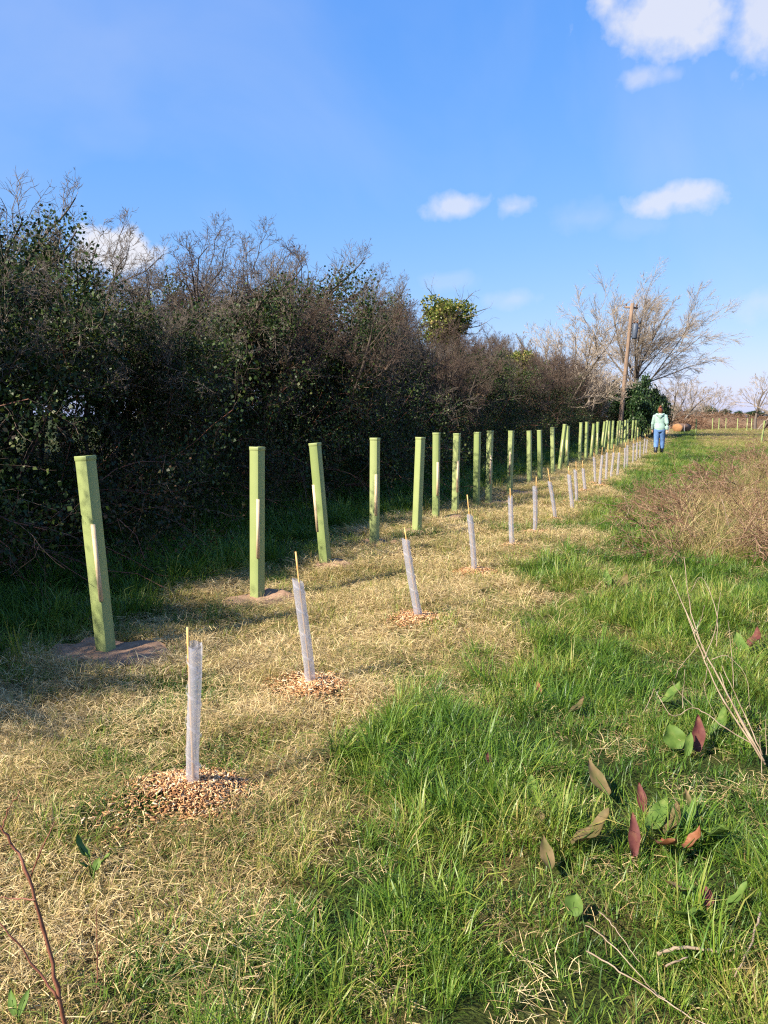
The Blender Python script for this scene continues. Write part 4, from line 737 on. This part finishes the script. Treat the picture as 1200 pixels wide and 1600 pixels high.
def dock(base, leaves, label):
    """leaves: photo px of base and tip, width (px), material"""
    b = gp(*base); z = float(gh(*b)); t = thing('dock_plant', (b[0], b[1], z), label, 'dock plant', 'dock plants in the long grass')
    for i, (bx, by, tx, ty, wpx, mt, lift) in enumerate(leaves):
        p = gp(bx, by); q = gp(tx, ty); Yb = p[1]; s = Yb / FPX * 1.06
        p3 = np.array([p[0], p[1], float(gh(*p)) + 0.04 + 0.02 * (lift > 0)])
        if lift: tip = at_depth(tx, ty, p3[1] + 0.03); tip[2] = max(tip[2], p3[2] + 0.02); p3[2] -= 0.03
        else:
            q = p + (q - p) * min(1.0, 0.19 / max(np.hypot(*(q - p)), 1e-3)); tip = np.array([q[0], q[1], float(gh(*q)) + 0.065]); p3[2] += 0.01
        d = Vector(tip - p3); L = max(d.length, 0.04); o = ob('leaf', dock_leaf(L, wpx * s * 0.88, 0.7 if not lift else -0.5, 0.15, 500 + i * 13 + bx), M[mt], t)
        side = Vector((1, 0, 0)) - d.normalized() * d.normalized().x; side.normalize()
        if abs(d.normalized().x) > 0.7: side = Vector((0, -1, 0.25)); side = (side - d.normalized() * side.dot(d.normalized())).normalized()
        from mathutils import Matrix
        up = side.cross(d.normalized());
        if up.z < 0 and not lift: side = -side; up = -up
        if lift and up.y > 0: side = -side; up = -up
        o.matrix_local = Matrix.Translation(Vector(p3) - t.location) @ Matrix((side, d.normalized(), up)).transposed().to_4x4()
        pt = MB(); pt.tube([np.array([0, -min(0.05, L * .5), -0.035]), np.array([0, 0.0, 0.0]), np.array([0, L * 0.55, (L * .55) ** 2 / L * (0.35 if not lift else -0.25) + 0.0005])], [0.0028, 0.0024, 0.0012], 6); ob('midrib', pt.mesh('dock_midrib'), M['dock_red'] if mt == 'dock_red' else M['dock_green'], o)
dock((1075, 1180), [(1056, 1178, 1048, 1128, 40, 'dock_green', 1), (1088, 1180, 1096, 1116, 24, 'dock_red', 1), (1072, 1190, 1082, 1140, 16, 'dock_green', 1), (1030, 1110, 1085, 1096, 30, 'dock_green', 0), (1112, 1160, 1150, 1138, 26, 'dock_green', 0)], 'dock with a heart-shaped green leaf and a dark purple leaf')
dock((1000, 1335), [(990, 1345, 993, 1270, 22, 'dock_red', 1), (1004, 1278, 1001, 1222, 18, 'dock_red', 1), (895, 1345, 962, 1322, 42, 'dock_brown', 0), (950, 1262, 915, 1228, 28, 'dock_brown', 0), (1012, 1320, 1040, 1290, 34, 'dock_green', 0), (1040, 1325, 1068, 1300, 30, 'dock_brown', 0), (1062, 1310, 1095, 1288, 24, 'dock_green', 0), (1096, 1318, 1142, 1342, 46, 'dock_green', 0), (1028, 1335, 1056, 1372, 34, 'dock_dry', 0), (1068, 1352, 1100, 1338, 26, 'dock_dry', 0), (1098, 1305, 1064, 1268, 14, 'dock_brown', 0)], 'large dock with two upright wine-red leaves and broad green leaves')
dock((1095, 1445), [(1105, 1440, 1102, 1384, 24, 'dock_red', 1), (1135, 1450, 1175, 1440, 24, 'dock_green', 0), (1080, 1425, 1030, 1418, 22, 'dock_brown', 0), (1090, 1450, 1055, 1475, 24, 'dock_green', 0)], 'dock with one red upright leaf beside a bare dry twig')
dock((838, 1300), [(840, 1306, 838, 1266, 26, 'dock_brown', 1), (832, 1248, 829, 1206, 17, 'dock_green', 1)], 'small dock with a browned leaf and a dark green upright leaf')
dock((890, 1430), [(893, 1445, 900, 1392, 36, 'dock_green', 1), (860, 1385, 846, 1352, 26, 'dock_brown', 0)], 'dock with a pale green leaf standing beside a brown leaf')
dock((130, 1375), [(140, 1358, 112, 1346, 22, 'dock_green', 0), (152, 1368, 180, 1360, 20, 'dock_green', 0), (148, 1376, 158, 1366, 16, 'dock_green', 0), (140, 1370, 122, 1376, 14, 'dock_green', 0)], 'young leafy green dock sprouting in the straw near the chip mound')
dock((25, 1590), [(25, 1598, 12, 1550, 16, 'dock_green', 1), (30, 1598, 45, 1560, 14, 'dock_green', 1)], 'young yellow-green dock shoot beside the reddish stem')
dock((960, 925), [(950, 928, 935, 905, 16, 'dock_green', 0), (965, 930, 1000, 915, 16, 'dock_brown', 0), (1010, 905, 1045, 903, 14, 'dock_green', 0)], 'dock with narrow leaves below the tangle of dead stems')
dock((1180, 1015), [(1170, 1020, 1198, 1008, 22, 'dock_red', 0), (1165, 1030, 1140, 1010, 22, 'dock_green', 0)], 'dock with a red leaf behind the dry stalks')
dock((765, 1195), [(764, 1203, 762, 1182, 12, 'dock_red', 1)], 'single small reddish dock leaf poking out of long grass')
dock((900, 1130), [(890, 1120, 915, 1105, 14, 'dock_brown', 0), (845, 1085, 838, 1075, 10, 'dock_dry', 0)], 'withered dock with two small brown leaves in the grass')

# ------------------------------------------------------------------ dry stalks and stems
def stalks(name, lines, Yb, dY, r, mat, label, cat, base_px):
    b = gp(*base_px); z = float(gh(*b)); t = thing(name, (b[0], b[1], z), label, cat); pos = np.array([b[0], b[1], z]); rng = np.random.default_rng(len(lines) * 7 + int(base_px[0]))
    for (pts, k, part) in lines:
        P = np.array([at_depth(x, y, Yb + dY * (base_px[1] - y) / 300 + rng.uniform(-0.015, 0.015)) for x, y in pts]) - pos
        tt = np.linspace(0, len(P) - 1, 4 * len(P)); i = np.minimum(tt.astype(int), len(P) - 2); f = (tt - i)[:, None]; Q = P[i] * (1 - f) + P[i + 1] * f
        for _ in range(2): Q[1:-1] = (Q[:-2] + 2 * Q[1:-1] + Q[2:]) / 4
        Q += rng.normal(0, 0.0012, Q.shape); rad = np.linspace(1, 0.45, len(Q)) * r * k; rad[::5] *= 1.25
        m = MB(); m.tube(Q, rad, 6); ob(part, m.mesh(name + '_' + part, True), M[mat], t)
S1 = [([(1196, 1195), (1150, 1110), (1110, 1035), (1075, 965), (1047, 898)], 1.2, 'stalk'), ([(1194, 1190), (1140, 1090), (1100, 1020), (1078, 955), (1069, 870)], 1.1, 'stalk'), ([(1190, 1185), (1130, 1095), (1095, 1020), (1073, 958)], 1.3, 'stalk'), ([(1185, 1178), (1135, 1085), (1125, 1050)], 1.2, 'stalk'),
      ([(1192, 1180), (1165, 1120), (1128, 1040)], 1.0, 'stalk'), ([(1180, 1165), (1135, 1140), (1100, 1112), (1080, 1104), (1062, 1118), (1045, 1118), (1022, 1076)], 0.9, 'stalk'), ([(1120, 1010), (1122, 965), (1108, 920), (1094, 897), (1079, 925)], 0.6, 'side_shoot'), ([(1100, 1030), (1118, 985), (1126, 925)], 0.6, 'side_shoot'),
      ([(1112, 1030), (1135, 1022), (1155, 1040), (1168, 1060), (1172, 1110)], 0.55, 'side_shoot'), ([(1105, 1030), (1105, 1050), (1098, 1075), (1118, 1120)], 0.5, 'side_shoot'), ([(1085, 990), (1095, 970), (1101, 945)], 0.5, 'side_shoot'), ([(1090, 1010), (1060, 1045), (1056, 1060)], 0.5, 'side_shoot'),
      ([(1085, 1104), (1060, 1082), (1050, 1065)], 0.5, 'side_shoot'), ([(1022, 1076), (1010, 1105), (1003, 1115)], 0.45, 'side_shoot'), ([(1066, 1106), (1068, 1075), (1070, 1045)], 0.45, 'side_shoot'), ([(1147, 1075), (1142, 1010), (1137, 970)], 0.5, 'side_shoot'), ([(1198, 1180), (1196, 1120)], 0.5, 'side_shoot'), ([(1192, 1270), (1190, 1190), (1187, 1150)], 0.7, 'side_shoot')]
stalks('dry_stalk_clump', S1, 2.98, 0.55, 0.0030, 'dry_stalk', 'sprawling clump of pale dry dock stalks leaning over the grass', 'dry stalks', (1192, 1200))
S2 = [([(103, 1610), (92, 1555), (72, 1460), (46, 1372), (20, 1318), (-5, 1285)], 1.2, 'stem'), ([(46, 1372), (62, 1335), (85, 1283)], 0.55, 'side_shoot'), ([(90, 1560), (55, 1510), (20, 1465), (-8, 1435)], 0.7, 'side_shoot'), ([(55, 1407), (25, 1404), (-6, 1402)], 0.5, 'side_shoot'), ([(2, 1296), (14, 1262), (32, 1238)], 0.45, 'side_shoot'), ([(20, 1318), (4, 1322)], 0.4, 'thorn')]
stalks('bramble_shoot', S2, 1.60, 0.0, 0.0042, 'red_stem', 'leaning reddish-brown bare stem with side shoots rising from the straw', 'stem', (103, 1610))
stalks('bramble_shoot', [([(151, 1585), (152, 1500), (150, 1420)], 0.7, 'stem'), ([(152, 1500), (158, 1470)], 0.4, 'side_shoot')], 1.80, 0.0, 0.003, 'red_stem', 'thin upright reddish stem standing in the straw', 'stem', (151, 1585))
S3 = [([(915, 1445), (960, 1478), (1005, 1515), (1040, 1555)], 0.9, 'stick'), ([(935, 1425), (965, 1455), (1000, 1490)], 0.8, 'stick'), ([(915, 1480), (970, 1520), (1050, 1560), (1130, 1600)], 1.1, 'stick')]
def lying(name, lines, r, mat, label, cat):
    b = gp(*lines[0][0][0]); z = float(gh(*b)); t = thing(name, (b[0], b[1], z), label, cat); rng = np.random.default_rng(5)
    for (pts, k, part) in lines:
        P = np.array([[*gp(x, y), 0] for x, y in pts]); tt = np.linspace(0, len(P) - 1, 5 * len(P)); i = np.minimum(tt.astype(int), len(P) - 2); f = (tt - i)[:, None]; Q = P[i] * (1 - f) + P[i + 1] * f; Q[:, 2] = gh(Q[:, 0], Q[:, 1]) + 0.05 + 0.01 * np.sin(tt * 2); Q[:, :2] *= 0.965 ; Q += rng.normal(0, 0.0015, Q.shape) - [b[0], b[1], z]
        m = MB(); m.tube(Q, np.linspace(1, 0.6, len(Q)) * r * k, 6); ob(part, m.mesh(name + part, True), M[mat], t)
lying('fallen_twig', S3, 0.0020, 'dry_stalk', 'forked pale dry twigs lying in the grass below the docks', 'twig')
lying('fallen_stick', [([(1028, 1480), (1070, 1477), (1110, 1478), (1145, 1485)], 1.6, 'stick'), ([(1040, 1500), (1075, 1492)], 1.0, 'stick')], 0.0032, 'dry_stalk', 'thick bleached stick lying under the red dock leaf', 'stick')
lying('fallen_reed', [([(1188, 1440), (1175, 1480), (1150, 1520)], 1.2, 'stem')], 0.003, 'dry_stalk', 'bent pale dry reed stem lying in green grass', 'reed')
for q, (pts, lb) in enumerate((([(1128, 780), (1138, 820), (1150, 850)], 'pale broken stalk sticking up in the dead tangle'), ([(1175, 760), (1190, 800), (1200, 830)], 'thin orange stalk leaning in the dead tangle'), ([(1013, 812), (1035, 828)], 'short bleached stick lying before the dead tangle'), ([(955, 830), (985, 800), (975, 775)], 'bent brown stalk standing in grass beside the guards'))):
    Yb = gp(*pts[-1] if q < 3 else pts[0])[1]; stalks('dead_stalk', [(pts[::-1] if q < 3 else pts, 1.0, 'stem')], Yb, 0.0, 0.009 if q in (0, 2) else 0.006, 'dry_stalk', lb, 'stem', pts[-1] if q < 3 else pts[0])
